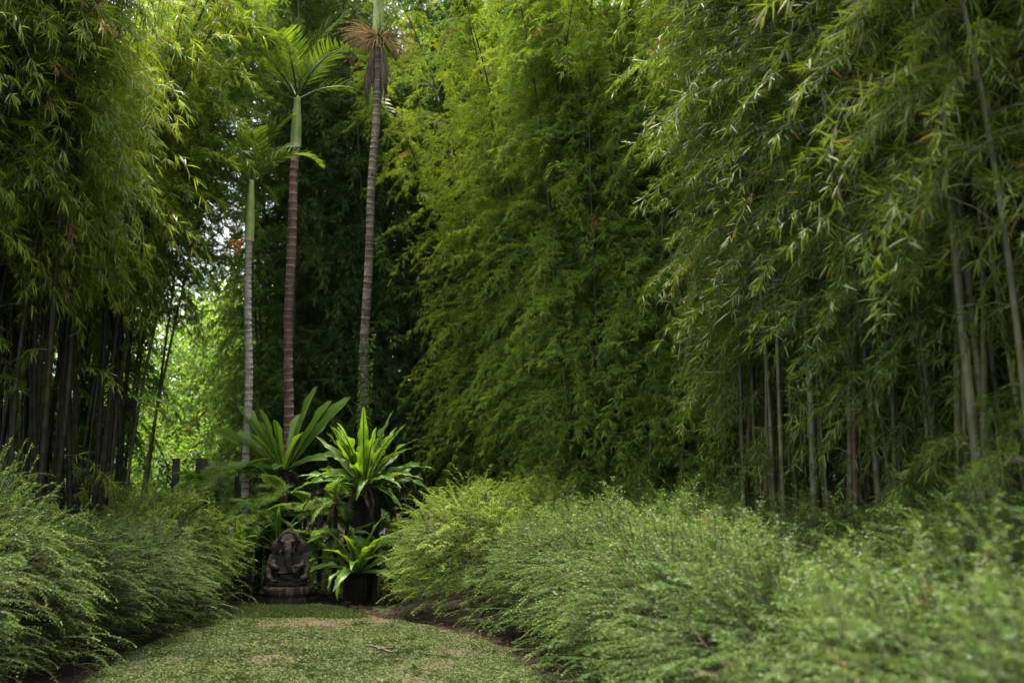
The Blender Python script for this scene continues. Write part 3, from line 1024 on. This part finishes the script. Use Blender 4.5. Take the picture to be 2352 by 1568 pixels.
def gen_frond(seed, length=1.0, width=0.13, curl=0.9, wavy=0.02, round_tip=False, mat='fern_leaf'):
    """one strap shaped frond along local +X rising in +Z; midrib raised, margin wavy"""
    rng = rng_of(seed)
    n, m = 22, 4
    s = np.linspace(0, 1, n)
    ang = R(0) - curl * s ** 1.6
    dx = np.cos(ang) * length / (n - 1)
    dz = np.sin(ang) * length / (n - 1)
    cx = np.concatenate([[0], np.cumsum(dx)[:-1]])
    cz = np.concatenate([[0], np.cumsum(dz)[:-1]])
    if round_tip:
        w = width * np.clip(0.22 + 0.95 * s, 0, 1) ** 0.8 * np.sqrt(np.clip((1 - s) / 0.14, 0.0, 1))
    else:
        w = width * np.clip(0.2 + 1.7 * s, 0, 1) * np.clip((1 - s) / 0.55, 0, 1) ** 0.75
    w = w + 0.002
    ph = rng.uniform(0, 6.28, 4)
    V, T = [], []
    for i in range(n):
        ripl = wavy * math.sin(s[i] * 21 + ph[0]) + wavy * 0.6 * math.sin(s[i] * 37 + ph[1])
        ripr = wavy * math.sin(s[i] * 23 + ph[2]) + wavy * 0.6 * math.sin(s[i] * 33 + ph[3])
        nx, nz = -math.sin(ang[i]), math.cos(ang[i])
        for j in range(-m // 2, m // 2 + 1):
            f = j / (m / 2)
            ww = w[i] * (1 + 0.35 * (ripl if f < 0 else ripr) / max(wavy, 1e-3) * 0.25)
            lift = 0.22 * abs(f) * w[i] + abs(f) ** 2 * (ripl if f < 0 else ripr) * min(1, w[i] / width * 1.2)
            V.append((cx[i] + nx * lift, f * ww * 0.5, cz[i] + nz * lift))
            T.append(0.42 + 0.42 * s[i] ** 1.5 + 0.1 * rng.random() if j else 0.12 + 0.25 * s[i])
    k = m + 1
    F = []
    for i in range(n - 1):
        for j in range(m):
            a = i * k + j
            F += [(a, a + 1, a + k + 1), (a, a + k + 1, a + k)]
    mb = MB()
    mb.add(V, F, np.array(T))
    rib = MB()
    tube(rib, [(cx[i] + math.sin(ang[i]) * 0.004, 0, cz[i] - math.cos(ang[i]) * 0.004) for i in range(0, n - 1, 2)], np.linspace(0.011, 0.003, len(range(0, n - 1, 2))), 5)
    me = mb.mesh('frond', M[mat], True)
    RIBS[me.name] = rib.mesh('midrib', M['midrib'], True)
    return me


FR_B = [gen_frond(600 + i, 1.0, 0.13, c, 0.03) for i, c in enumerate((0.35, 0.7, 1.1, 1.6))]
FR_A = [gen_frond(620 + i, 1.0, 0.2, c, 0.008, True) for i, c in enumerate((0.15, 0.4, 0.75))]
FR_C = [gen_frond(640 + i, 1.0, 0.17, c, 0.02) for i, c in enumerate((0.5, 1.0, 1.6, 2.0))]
FR_SKIRT = [gen_frond(670 + i, 1.0, 0.1, 1.5, 0.03, mat='skirt_frond') for i in range(2)]
FR_DEAD = gen_frond(660, 1.0, 0.10, 2.4, 0.03, mat='dead_frond')


def place_frond(parent, me, az, el, length, z=0.0, r=0.05, roll=0.0, width=1.0, name='frond'):
    o = link(name, me, parent)
    o.location = (r * math.cos(az), r * math.sin(az), z)
    o.rotation_mode = 'XYZ'
    mt = Matrix.Rotation(az, 4, 'Z') @ Matrix.Rotation(-el, 4, 'Y') @ Matrix.Rotation(roll, 4, 'X')
    o.rotation_euler = mt.to_euler()
    o.scale = (length, length * width, length)
    if me.name in RIBS:
        link('midrib', RIBS[me.name], o)
    return o


def root_mass(parent, h, r, seed, flare=1.0):
    """fibrous dark column the fern sits on"""
    rng = rng_of(seed)
    n, m = 14, 18
    V, F = [], []
    for i in range(n + 1):
        f = i / n
        rr = r * (0.75 + 0.3 * f * flare) * (1 if f < 0.93 else 0.75)
        for j in range(m):
            a = 2 * math.pi * j / m
            q = rr * (1 + 0.5 * fbm(math.cos(a) * 1.4, math.sin(a) * 1.4 + f * 2.2, 1.6, seed) + rng.normal(0, 0.035))
            V.append((q * math.cos(a), q * math.sin(a), -0.08 + h * f))
    for i in range(n):
        for j in range(m):
            a, b = i * m + j, i * m + (j + 1) % m
            F += [(a, b, b + m), (a, b + m, a + m)]
    V.append((0, 0, h))
    F += [(n * m + j, n * m + (j + 1) % m, len(V) - 1) for j in range(m)]
    mb = MB()
    mb.add(V, F, 0.5)
    # hanging root fibres
    for k in range(170):
        a = rng.uniform(0, 6.283)
        z = rng.uniform(0.25, 1.0) * h
        q = r * rng.uniform(0.85, 1.2)
        l = min(z, rng.uniform(0.1, 0.4))
        tube(mb, [(q * math.cos(a), q * math.sin(a), z), (q * 1.08 * math.cos(a + .05), q * 1.08 * math.sin(a + .05), z - l * 0.5), (q * math.cos(a + .1), q * math.sin(a + .1), z - l)], [0.006, 0.005, 0.003], 3, cap=False)
    return link('root_mass', mb.mesh('root_mass', M['fibre'], True), parent)


def fern_b():
    c = at(838, 1092, 13.5)
    o = thing('nest_fern', 'large arching bird nest fern on a dark fibrous stump, right of the statue', 'fern', (c.x, c.y, 0), 0, 1.0, "bird nest ferns around the statue")
    z = c.z - 0.06
    root_mass(o, z, 0.17, 7, 1.4)
    rng = rng_of(71)
    for k in range(40):
        az = k * 2.399963 + rng.normal(0, 0.15)
        tier = k / 40
        el = R(72 - 66 * tier + rng.normal(0, 8))
        L = rng.uniform(0.78, 1.12) * (0.92 if tier > 0.8 else 1.0)
        place_frond(o, FR_B[int(min(3, max(0, tier * 3.2 + rng.normal(0, 0.4))))], az, el, L, z - 0.02 - 0.06 * tier, 0.03 + 0.07 * tier, 0.6 * math.cos(az) + rng.normal(0, 0.3), rng.uniform(0.85, 1.15))
    for k in range(26):
        place_frond(o, FR_SKIRT[k % 2], k * 2.399963, R(rng.uniform(-35, 12)), rng.uniform(0.45, 0.8), z - 0.05 - 0.12 * rng.random(), 0.2, rng.normal(0, 0.4), rng.uniform(0.7, 1.3), 'withered_frond')
    for az, L in ((R(-12), 0.75), (R(20), 0.6)):
        fr = place_frond(o, FR_DEAD, az, R(35), L, z - 0.05, 0.12, 0.3, 1.0, 'dead_frond')
        fr['label'] = 'withered brown frond hanging down'


def fern_a():
    c = at(652, 1075, 14.6)
    o = thing('nest_fern', 'tall bird nest fern with broad upright rounded fronds below the red palm trunk', 'fern', (c.x, c.y, 0), 0, 1.0, "bird nest ferns around the statue")
    z = c.z
    root_mass(o, z, 0.2, 9, 1.2)
    for az, el, L, k, w in [(R(-15), 73, 1.3, 0, 1.1), (R(-8), 60, 1.2, 0, 1.0), (R(8), 53, 1.4, 0, 0.8), (R(188), 62, 1.15, 1, 1.0), (R(196), 72, 0.95, 0, 0.9), (R(170), 46, 0.95, 1, 0.85),
                            (R(172), 34, 1.25, 1, 0.7), (R(200), 45, 0.85, 1, 0.9), (R(150), 55, 1.0, 1, 0.9), (R(80), 62, 1.0, 0, 0.9), (R(35), 55, 0.95, 1, 0.9),
                            (R(262), 66, 0.8, 0, 0.9), (R(235), 50, 0.75, 1, 0.9), (R(300), 48, 0.8, 1, 0.9), (R(320), 22, 0.8, 2, 0.9), (R(215), 12, 0.8, 2, 0.9), (R(10), 28, 0.8, 2, 0.9), (R(275), 15, 0.7, 2, 0.9)]:
        place_frond(o, FR_A[k], az, R(el), L, z - 0.03, 0.05, 0.7 * math.cos(az) + 0.25 * math.sin(az * 3 + el), w)
    for k in range(14):
        place_frond(o, FR_SKIRT[k % 2], k * 2.399963, R(-20 + 25 * math.sin(k * 3.7)), 0.55 + 0.15 * math.sin(k), z - 0.08, 0.15, 0.4 * math.sin(k * 2.1), 0.9, 'withered_frond')


def fern_small(px, py, Y, n, size, seed, label, kit):
    c = at(px, py, Y)
    zz = max(0.08, c.z)
    o = thing('nest_fern', label, 'fern', (c.x, c.y, 0), 0, 1.0, "bird nest ferns around the statue")
    root_mass(o, zz, 0.1, seed, 1.2)
    rng = rng_of(seed)
    for k in range(n):
        tier = k / n
        az = k * 2.399963 + rng.normal(0, 0.2)
        el = R(72 - 58 * tier + rng.normal(0, 7))
        place_frond(o, kit[int(min(len(kit) - 1, max(0, tier * len(kit) + rng.normal(0, 0.5))))], az, el, size * rng.uniform(0.8, 1.15), zz - 0.02, 0.03 + 0.04 * tier, rng.normal(0, 0.3), rng.uniform(0.8, 1.15))


fern_b()
fern_a()
fern_small(822, 1312, 12.95, 30, 0.68, 73, 'low spreading bird nest fern on the ground right of the statue', FR_C)
fern_small(556, 1268, 13.4, 18, 0.6, 75, 'small bright bird nest fern squeezed between the left hedge and the statue', FR_C)
fern_small(640, 1250, 13.5, 14, 0.55, 77, 'small dark bird nest fern directly behind the statue', FR_C)
c_ = at(300, 935, 11.9)
hang = thing('nest_fern', 'few long hanging fronds of a fern growing on a cane at the clump edge', 'fern', (c_.x, c_.y, c_.z), 0, 1.0, "bird nest ferns around the statue")
root_mass(hang, 0.12, 0.05, 79, 1.0)
for az, el, L in ((-0.35, 0.1, 0.75), (0.3, -0.2, 0.6), (-1.2, 0.3, 0.45), (0.9, 0.4, 0.4)):
    place_frond(hang, FR_C[2], az, el, L, 0.08, 0.03, 0.5, 0.6)


# ------------------------------------------------------------------ lace ferns (divided fronds)
def gen_lace(seed, curl=1.0):
    rng = rng_of(seed)
    mb = MB()
    n = 18
    P, D, L, W, T = [], [], [], [], []
    p = np.array([0.0, 0, 0])
    ang = 0.0
    line = [p.copy()]
    for i in range(n):
        s = (i + 1) / n
        ang -= curl / n
        d = np.array([math.cos(ang), 0, math.sin(ang)])
        p = p + d / n
        line.append(p.copy())
        if s < 0.15:
            continue
        pl = 0.36 * math.sin(math.pi * min(1, (1.02 - s) * 1.1) * 0.62) * (1 if s > 0.25 else 0.8)
        for sg in (-1, 1):
            sd_ = norm(np.array([d[0] * 0.5, sg, d[2] * 0.5 - 0.25]) + rng.normal(0, 0.06, 3))
            m = max(2, int(pl / 0.028))
            for q in range(m):
                g = (q + 0.5) / m
                pp = p + sd_ * pl * g + np.array([0, 0, -0.15 * pl * g * g])
                lf = 0.085 * (1 - 0.75 * g) * (0.5 + pl / 0.4)
                for s2 in (-1, 1):
                    P.append(pp)
                    D.append(sd_ * 0.55 + s2 * d * 0.9 + rng.normal(0, 0.08, 3))
                    L.append(lf)
                    W.append(lf * 0.42)
                    T.append(0.3 + 0.5 * rng.random())
            P.append(p + sd_ * pl * 0.8)
            D.append(sd_)
            L.append(pl * 0.3)
            W.append(pl * 0.08)
            T.append(0.7)
    leaves(mb, rng, P, D, np.array(L), np.array(W), 0.2, 0.25, np.array(T), seg=2)
    tube(mb, line, np.linspace(0.007, 0.002, len(line)), 4, 0.1, cap=False)
    return mb.mesh('frond', M['lace_leaf'])


LACE = [gen_lace(700 + i, c) for i, c in enumerate((1.0, 1.6, 2.2))]


def lace_fern(px, py, Y, n, size, seed, label, az0=None, spread=math.pi):
    c = at(px, py, Y)
    o = thing('lace_fern', label, 'fern', (c.x, c.y, 0), 0, 1.0, 'feathery divided ferns among the nest ferns')
    rng = rng_of(seed)
    z = max(0.05, c.z)
    mb = MB()
    tube(mb, [(0, 0, -0.06), (0.02, 0.01, z * 0.5), (0, 0, z)], [0.035, 0.03, 0.035], 7)
    link('stem', mb.mesh('stem', M['fibre'], True), o)
    for k in range(n):
        az = (az0 if az0 is not None else -1.57) + rng.uniform(-spread, spread)
        place_frond(o, LACE[k % 3], az, R(rng.uniform(0, 60)), size * rng.uniform(0.75, 1.15), z, 0.02, rng.normal(0, 0.25))


lace_fern(655, 1130, 13.9, 14, 0.6, 81, 'feathery fern with hanging pale fronds below the tall nest fern')
lace_fern(735, 1180, 13.7, 14, 0.55, 82, 'feathery fern between the two large nest ferns')
lace_fern(600, 1150, 14.2, 12, 0.55, 83, 'feathery fern beside the pale palm trunk base')
lace_fern(545, 1085, 14.2, 12, 0.5, 84, 'feathery fern sprouting against the pale palm trunk')
lace_fern(500, 1120, 15.0, 14, 0.75, 85, 'pale feathery fern left of the pale palm trunk')
lace_fern(795, 1230, 13.2, 8, 0.5, 86, 'feathery fern hanging on the dark fern stump')
lace_fern(700, 1240, 13.6, 12, 0.5, 87, 'dark feathery fern behind the statue shoulder')
lace_fern(900, 1200, 14.3, 10, 0.6, 88, 'dark feathery fern behind the stump beside the right hedge')
lace_fern(615, 1185, 13.6, 12, 0.55, 91, 'feathery fern with drooping fronds above the statue head')
lace_fern(770, 1150, 13.3, 10, 0.5, 92, 'feathery fern hanging at the left of the dark stump')
lace_fern(860, 1260, 13.1, 9, 0.45, 93, 'dark feathery fern low on the front of the stump')
lace_fern(590, 1230, 13.9, 10, 0.5, 90, 'low feathery fern behind the small bright nest fern')


# low leafy undergrowth on the dark floor behind the ferns
def build_undergrowth():
    rng = rng_of(95)
    n = 26000
    x, y = rng.uniform(-9.0, 4.0, n), rng.uniform(13.4, 20.5, n)
    k = np.array([fbm(float(a), float(b), 0.9, 44.0) for a, b in zip(x[::20], y[::20])]).repeat(20)[:n]
    hgt = np.clip(0.35 + 0.35 * k, 0.08, 0.8)
    z = rng.uniform(0, 1, n) * hgt
    a = rng.uniform(0, 6.283, n)
    el = rng.uniform(-0.3, 0.9, n)
    L = rng.uniform(0.05, 0.13, n)
    mb = MB()
    leaves(mb, rng, np.stack([x, y, z], 1), np.stack([np.cos(a) * np.cos(el), np.sin(a) * np.cos(el), np.sin(el)], 1), L, L * 0.38, 0.4, 0.9, None, seg=2)
    o = link('undergrowth', mb.mesh('undergrowth', M['dark_leaf']))
    tag(o, 'low dark leafy undergrowth covering the floor behind the ferns', 'undergrowth', kind='stuff')


build_undergrowth()


# ------------------------------------------------------------------ palms
def palm(px, py, Y, H, r, mat, label, ring=0.11, seed=0, crownshaft=True, lean=0.0):
    c = at(px, py, Y)
    o = thing('palm', label, 'palm tree', (c.x, c.y, -0.05), 0, 1.0, 'ringed palms behind the ferns')
    rng = rng_of(seed)
    mb = MB()
    pts, rr, tt = [], [], []
    z = 0.0
    while z < H:
        f = z / H
        b = r * (1.25 - 0.25 * min(1, z / 1.0)) * (1 - 0.12 * f)
        x = lean * f * f + 0.05 * math.sin(z * 0.55 + seed) + 0.012 * math.sin(z * 2.3 + seed)
        y = 0.02 * math.sin(z * 0.9)
        g = ring * rng.uniform(0.7, 1.3)
        for dz, s, t_ in ((0.0, 1.0, 0.0), (g * 0.8, 0.985, 0.0), (g * 0.86, 1.03, 0.75), (g * 0.95, 1.025, 0.75)):
            pts.append((x, y, z + dz))
            rr.append(b * s * rng.uniform(0.975, 1.025) * (1 + 0.05 * math.sin(z * 1.9 + seed * 2)))
            tt.append(t_ * rng.uniform(0.4, 1.2))
        z += g
    tube(mb, pts, rr, 16, np.clip(np.array(tt), 0, 1))
    link('trunk', mb.mesh('trunk', M[mat], True), o)
    return o, Vector((pts[-1][0], pts[-1][1], pts[-1][2])), rng


def palm_crownshaft(o, top, r, h):
    mb = MB()
    f = np.linspace(0, 1, 12)
    tube(mb, [(top.x, top.y, top.z - 0.03 + h * t) for t in f], r * (1.12 + 0.32 * np.sin(np.pi * np.clip(f * 1.2, 0, 1)) * 0.5 - 0.45 * f), 16, np.where(f < 0.05, 0.8, 0.0))
    return link('crownshaft', mb.mesh('crownshaft', M['crownshaft'], True), o)


def gen_palm_frond(seed, n=46, curl=1.2, ll=0.55):
    rng = rng_of(seed)
    mb = MB()
    p = np.array([0.0, 0, 0])
    ang = 0.0
    line = [p.copy()]
    P, D, L, W, T = [], [], [], [], []
    for i in range(n):
        s = (i + 1) / n
        ang -= curl / n * (0.5 + s)
        d = np.array([math.cos(ang), 0, math.sin(ang)])
        p = p + d * 2.2 / n
        line.append(p.copy())
        if s < 0.14:
            continue
        upn = np.array([-d[2], 0, d[0]])
        for sg in (-1, 1):
            P.append(p.copy())
            D.append(d * 0.75 + np.array([0, sg, 0]) + upn * rng.uniform(0.15, 0.45) + rng.normal(0, 0.06, 3))
            l_ = ll * math.sin(math.pi * (0.12 + 0.84 * s)) ** 0.6 * rng.uniform(0.9, 1.1)
            L.append(l_)
            W.append(0.035)
            T.append(rng.random())
    leaves(mb, rng, P, D, np.array(L), np.array(W), 0.28, 0.3, np.array(T), seg=4)
    tube(mb, line, np.linspace(0.022, 0.004, len(line)), 5, 0.3)
    return mb.mesh('frond', M['palm_leaf'])


PF = [gen_palm_frond(800 + i, curl=c) for i, c in enumerate((0.9, 1.4, 1.9))]


def palm_crown(o, top, n, size, seed, el=(10, 80)):
    rng = rng_of(seed)
    for k in range(n):
        az = k * 2.399963 + rng.normal(0, 0.2)
        f = link('frond', PF[k % 3], o)
        f.location = (top.x, top.y, top.z)
        e = R(el[1] - (el[1] - el[0]) * k / n + rng.normal(0, 5))
        f.rotation_euler = (Matrix.Rotation(az, 4, 'Z') @ Matrix.Rotation(-e, 4, 'Y')).to_euler()
        f.scale = (size, size, size)


p1, t1, r1 = palm(546, 1385, 14.6, at(540, 545, 14.6).z, 0.062, 'palm_grey', 'pale grey ringed palm trunk nearest the bright gap', 0.085, 1)
palm_crownshaft(p1, t1, 0.064, 0.95)
palm_crown(p1, t1 + Vector((0, 0, 0.85)), 8, 0.6, 31, (35, 82))
p2, t2, r2 = palm(650, 1385, 16.2, at(650, 330, 16.2).z, 0.079, 'palm_red', 'reddish brown ringed palm trunk rising behind the tall nest fern', 0.13, 2)
palm_crownshaft(p2, t2, 0.078, 0.9)
palm_crown(p2, t2 + Vector((0, 0, 0.8)), 10, 0.85, 32, (30, 82))
p3, t3, r3 = palm(833, 1385, 15.6, at(856, 100, 15.6).z, 0.071, 'palm_brown', 'tallest palm, with ivy low on its trunk and a brown fruit brush high up', 0.12, 3, lean=0.02)
palm_crownshaft(p3, t3, 0.085, 1.2)
palm_crown(p3, t3 + Vector((0, 0, 1.1)), 11, 1.0, 33)


def fruit_brush(parent, top, seed, n=260, r=0.7):
    rng = rng_of(seed)
    mb = MB()
    for k in range(n):
        az = rng.uniform(0, 6.283)
        el = rng.uniform(-0.5, 0.75)
        l = r * rng.uniform(0.55, 1.05)
        d = np.array([math.cos(az) * math.cos(el), math.sin(az) * math.cos(el), math.sin(el)])
        p = np.array(top) + d * 0.06 + np.array([0, 0, 0.04])
        pts = [p]
        for s in range(6):
            d = norm(d + np.array([0, 0, -0.14]) + rng.normal(0, 0.08, 3))
            p = p + d * l / 6
            pts.append(p)
        tube(mb, pts, np.linspace(0.006, 0.003, 7), 3, cap=False)
    return link('fruit_stalks', mb.mesh('fruit_stalks', M['fruit_stalk'], True), parent)


fb = fruit_brush(p3, (t3.x, t3.y, t3.z + 0.02), 41)
# old sheaths hanging beside the trunk below the brush
rng = rng_of(42)
for (dx, l) in ((-0.16, 0.95), (0.15, 0.85), (0.11, 0.7), (-0.12, 0.75)):
    mb = MB()
    for q in range(9):
        xx = dx + rng.normal(0, 0.025)
        yy = -0.06 + rng.normal(0, 0.03)
        top = t3.z - 0.12 - rng.uniform(0, 0.15)
        tube(mb, [(t3.x + xx * 0.55, t3.y + yy * 0.6, top), (t3.x + xx * 1.05, t3.y + yy, top - l * 0.45), (t3.x + xx + rng.normal(0, 0.02), t3.y + yy, top - l * rng.uniform(0.8, 1.1))],
             [0.012, rng.uniform(0.012, 0.022), 0.004], 5)
    link('dry_sheath', mb.mesh('dry_sheath', M['husk'], True), p3)

# orange fruits under the crownshaft of the pale palm
mb = MB()
rng = rng_of(43)
ico = bmesh.new()
bmesh.ops.create_icosphere(ico, subdivisions=1, radius=1)
iv = np.array([v.co[:] for v in ico.verts])
ifc = np.array([[v.index for v in f.verts] for f in ico.faces])
ico.free()
for k in range(26):
    p = np.array([t1.x - 0.17 + rng.normal(0, 0.045), t1.y - 0.06 + rng.normal(0, 0.05), t1.z - 0.02 - abs(rng.normal(0, 0.09))])
    mb.add(iv * np.array([0.024, 0.024, 0.034]) + p, ifc, 0.5)
link('fruit_cluster', mb.mesh('fruit_cluster', M['fruit'], True), p1)

# ivy on the tallest palm
mb = MB()
P, D, L = [], [], []
for k in range(2600):
    z = rng.uniform(0.4, 3.9)
    if rng.random() > 1.15 - 0.22 * z:
        continue
    a = rng.uniform(0, 6.283)
    q = 0.08 + 0.02 * rng.random()
    P.append((q * math.cos(a) + 0.03 * math.sin(z * 0.7 + 3), q * math.sin(a), z))
    D.append((math.cos(a) * 0.6 + rng.normal(0, 0.4), math.sin(a) * 0.6 + rng.normal(0, 0.4), -0.6 + rng.normal(0, 0.4)))
    L.append(rng.uniform(0.03, 0.055))
L = np.array(L)
leaves(mb, rng, P, D, L, L * 0.8, 0.3, 0.6, None, seg=2)
iv_ = link('ivy', mb.mesh('ivy', M['lace_leaf']), p3)
iv_['kind'] = 'stuff'


# ------------------------------------------------------------------ statue
def build_statue():
    c = at(660, 1389, 12.75)
    o = thing('statue', 'weathered dark stone statue of a seated elephant-headed figure on a round pedestal', 'statue', (c.x, c.y, -0.02), R(3))
    link('body', STATUE_BODY, o)

    def drum(name, prof):
        mb = MB()
        m = 48
        V, F = [], []
        for i, (r, z) in enumerate(prof):
            for j in range(m):
                a = 2 * math.pi * j / m
                q = r * (1 + 0.012 * fbm(math.cos(a) * 2, math.sin(a) * 2 + z * 9, 1.5, 3.0))
                V.append((q * math.cos(a), q * 0.86 * math.sin(a), z))
        for i in range(len(prof) - 1):
            for j in range(m):
                a, b = i * m + j, i * m + (j + 1) % m
                F += [(a, b, b + m), (a, b + m, a + m)]
        V.append((0, 0, prof[-1][1]))
        e = (len(prof) - 1) * m
        F += [(e + j, e + (j + 1) % m, len(V) - 1) for j in range(m)]
        mb.add(V, F, 0.0)
        return link(name, mb.mesh(name, M['stone_base'], True), o)
    drum('pedestal_base', [(0.255, -0.02), (0.262, 0.0), (0.268, 0.06), (0.262, 0.115), (0.255, 0.128), (0.262, 0.134), (0.275, 0.14), (0.27, 0.146), (0.2, 0.147)])
    drum('pedestal_cushion', [(0.268, 0.147), (0.283, 0.155), (0.293, 0.18), (0.294, 0.22), (0.288, 0.245), (0.27, 0.258), (0.15, 0.262)])


build_statue()


# ------------------------------------------------------------------ garden beyond the gap
def gen_tree(seed, H=5.0, crown=1.6, n=5200, leafL=0.13, leafW=0.055, base=1.2):
    rng = rng_of(seed)
    mbt, mbl = MB(), MB()
    trunk = [np.array([0, 0, -0.1])]
    for k in range(6):
        trunk.append(np.array([rng.normal(0, 0.08), rng.normal(0, 0.08), H * 0.75 * (k + 1) / 6]))
    tube(mbt, trunk, np.linspace(0.09, 0.03, 7), 8)
    P, D = [], []
    nl = 26
    for k in range(nl):
        z = rng.uniform(base, H * 0.75)
        az = rng.uniform(0, 6.283)
        q = crown * rng.uniform(0.5, 1.1) * math.sin(math.pi * min(0.95, max(0.15, z / H))) ** 0.5
        e = np.array([math.cos(az) * q, math.sin(az) * q, z + rng.uniform(0.1, 0.9)])
        s = np.array([0, 0, z])
        mid = (s + e) / 2 + np.array([0, 0, 0.12])
        tube(mbt, [s, mid, e], [0.025, 0.016, 0.006], 4)
        m = n // nl
        ctr = s[None] + (e - s)[None] * rng.uniform(0.35, 1.05, m)[:, None]
        off = rng.normal(0, 0.26, (m, 3)) * np.array([1, 1, 0.7])
        pp = ctr + off
        P.append(pp)
        D.append(norm(off) + rng.normal(0, 0.5, (m, 3)) + np.array([0, 0, -0.35]))
    P, D = np.concatenate(P), np.concatenate(D)
    L = leafL * rng.uniform(0.6, 1.2, len(P))
    leaves(mbl, rng, P, D, L, L * (leafW / leafL), 0.35, 0.9, None, seg=2)
    return mbt.mesh('trunk', M['bark'], True), mbl.mesh('crown', M['garden_leaf'])


TREES = [gen_tree(900 + i) for i in range(3)]
BUSH = gen_tree(950, H=1.9, crown=0.9, n=3600, leafL=0.11, leafW=0.045, base=0.2)


def tree(kit, x, y, s, rz, label, name='garden_tree', cat='tree', group='trees in the bright garden beyond the gap'):
    o = thing(name, label, cat, (x, y, -0.02), rz, s, group)
    link('trunk', kit[0], o)
    f = link('crown', kit[1], o)
    f['kind'] = 'stuff'


for k, (x, y, s, lab) in enumerate([
    (-8.6, 22.5, 1.0, 'bright broadleaf tree at the left of the gap, close to the dark clump'),
    (-7.0, 23.5, 1.15, 'sunlit broadleaf tree in the middle of the gap under the sky glints'),
    (-5.6, 24.0, 1.1, 'broadleaf tree behind the pale palm trunk'),
    (-9.2, 28.0, 1.5, 'taller hazy tree with sky glints, far left in the gap'),
    (-7.2, 29.0, 1.55, 'tall hazy tree with sky glints behind the middle of the gap'),
    (-9.4, 33.0, 2.1, 'farthest and tallest hazy tree in the gap, filling the sky between leaves'),
    (-8.1, 26.0, 1.5, 'leafy tree in the gap just left of the pale palm trunk'),
    (-10.5, 25.0, 1.3, 'broadleaf tree mostly hidden behind the dark clump edge'),
]):
    tree(TREES[k % 3], x, y, s, k * 1.1, lab)
for k, (x, y, s, lab) in enumerate([
    (-6.9, 20.6, 1.2, 'bright low bush behind the end of the left hedge'),
    (-5.9, 21.6, 1.3, 'leafy bush left of the pale palm trunk'),
    (-7.9, 22.0, 1.5, 'sunlit bush in the bright gap beside the dark clump'),
    (-6.3, 23.2, 1.5, 'leafy bush directly behind the pale palm trunk'),
]):
    tree(BUSH, x, y, s, k * 1.7, lab, 'bush', 'bush', 'bushes in the bright garden beyond the gap')


def cut_trunk(px, py0, py1, Y, r, seed, label):
    c = at(px, py1, Y)
    o = thing('cut_trunk', label, 'stump', (c.x, c.y, -0.05), 0, 1.0, 'dark cut trunks in the bright gap')
    top = at(px, py0, Y).z
    rng = rng_of(seed)
    mb = MB()
    f = np.linspace(0, 1, 10)
    tube(mb, [(0.02 * math.sin(5 * t), 0, t * top) for t in f], r * (1.15 - 0.2 * f + rng.normal(0, 0.03, 10)), 12)
    link('trunk', mb.mesh('trunk', M['bark'], True), o)


cut_trunk(403, 1045, 1160, 15.6, 0.06, 1, 'short dark cut trunk standing in the bright gap')
cut_trunk(462, 1045, 1160, 16.0, 0.1, 2, 'thicker dark stump right of the short cut trunk')


# ------------------------------------------------------------------ fallen bamboo leaves
def build_litter():
    rng = rng_of(97)
    P, D, L, T = [], [], [], []
    for k in range(900):
        y = rng.uniform(6.6, 13.4)
        l, r = path_edges(min(y, 12.45))
        u = rng.random()
        x = l - 0.5 + (r - l + 1.0) * (u if rng.random() < 0.3 else (0.16 * u if rng.random() < 0.5 else 1 - 0.16 * u))
        on = l + 0.1 < x < r - 0.1 and y < 12.3
        z = (path_z(x, y, l, r) if on else 0.03 * fbm(x, y, 0.9) + 0.01) + rng.uniform(0.004, 0.018)
        a = rng.uniform(0, 6.283)
        P.append((x, y, z))
        D.append((math.cos(a), math.sin(a), rng.uniform(-0.05, 0.2)))
        L.append(rng.uniform(0.04, 0.12))
        T.append(rng.random())
    L = np.array(L)
    mb = MB()
    leaves(mb, rng, P, D, L, L * 0.14, 0.15, 0.5, np.array(T), seg=2)
    o = link('leaf_litter', mb.mesh('leaf_litter', M['litter']))
    tag(o, 'dry fallen bamboo leaves scattered along the path edges', 'leaf litter', kind='stuff')


build_litter()


# ------------------------------------------------------------------ clods and twigs on the path
rng = rng_of(61)
CL = 'small dark clod of earth on the worn middle of the path'
for k, (px, py) in enumerate([(620, 1443), (690, 1452), (706, 1458), (640, 1470), (672, 1480), (652, 1478), (560, 1450), (795, 1478), (735, 1462), (600, 1462)]):
    Y = CAM_Z * FPX / (py - 1110) * 1.0
    c = at(px, py, Y)
    l, r = path_edges(Y)
    mb = MB()
    s = rng.uniform(0.018, 0.032)
    mb.add((iv + rng.normal(0, 0.16, iv.shape)) * np.array([s * 1.3, s, s * 0.7]), ifc, 0.5)
    o = link('clod', mb.mesh('clod', M['clod']))
    o.location = (c.x, Y, path_z(c.x, Y, l, r) + s * 0.25)
    tag(o, CL, 'clod', 'clods of earth on the path')
for (xa, ya, xb, yb, lab) in ((840, 1476, 905, 1484, 'longer dark fallen twig lying on the path'), (868, 1485, 915, 1492, 'shorter dark fallen twig lying nearer on the path')):
    Y = CAM_Z * FPX / (ya - 1110)
    a, b = at(xa, ya, Y), at(xb, yb, Y - 0.15)
    mb = MB()
    pts = []
    for t in np.linspace(0, 1, 7):
        x, y = a.x + (b.x - a.x) * t, a.y + (b.y - a.y) * t
        l, r = path_edges(y)
        pts.append((x, y + 0.02 * math.sin(t * 7), path_z(x, y, l, r) + 0.012 + 0.006 * math.sin(t * 9)))
    tube(mb, pts, [0.008, 0.01, 0.009, 0.01, 0.008, 0.007, 0.004], 5)
    o = link('twig', mb.mesh('twig', M['stem'], True))
    tag(o, lab, 'twig', 'fallen twigs on the path')
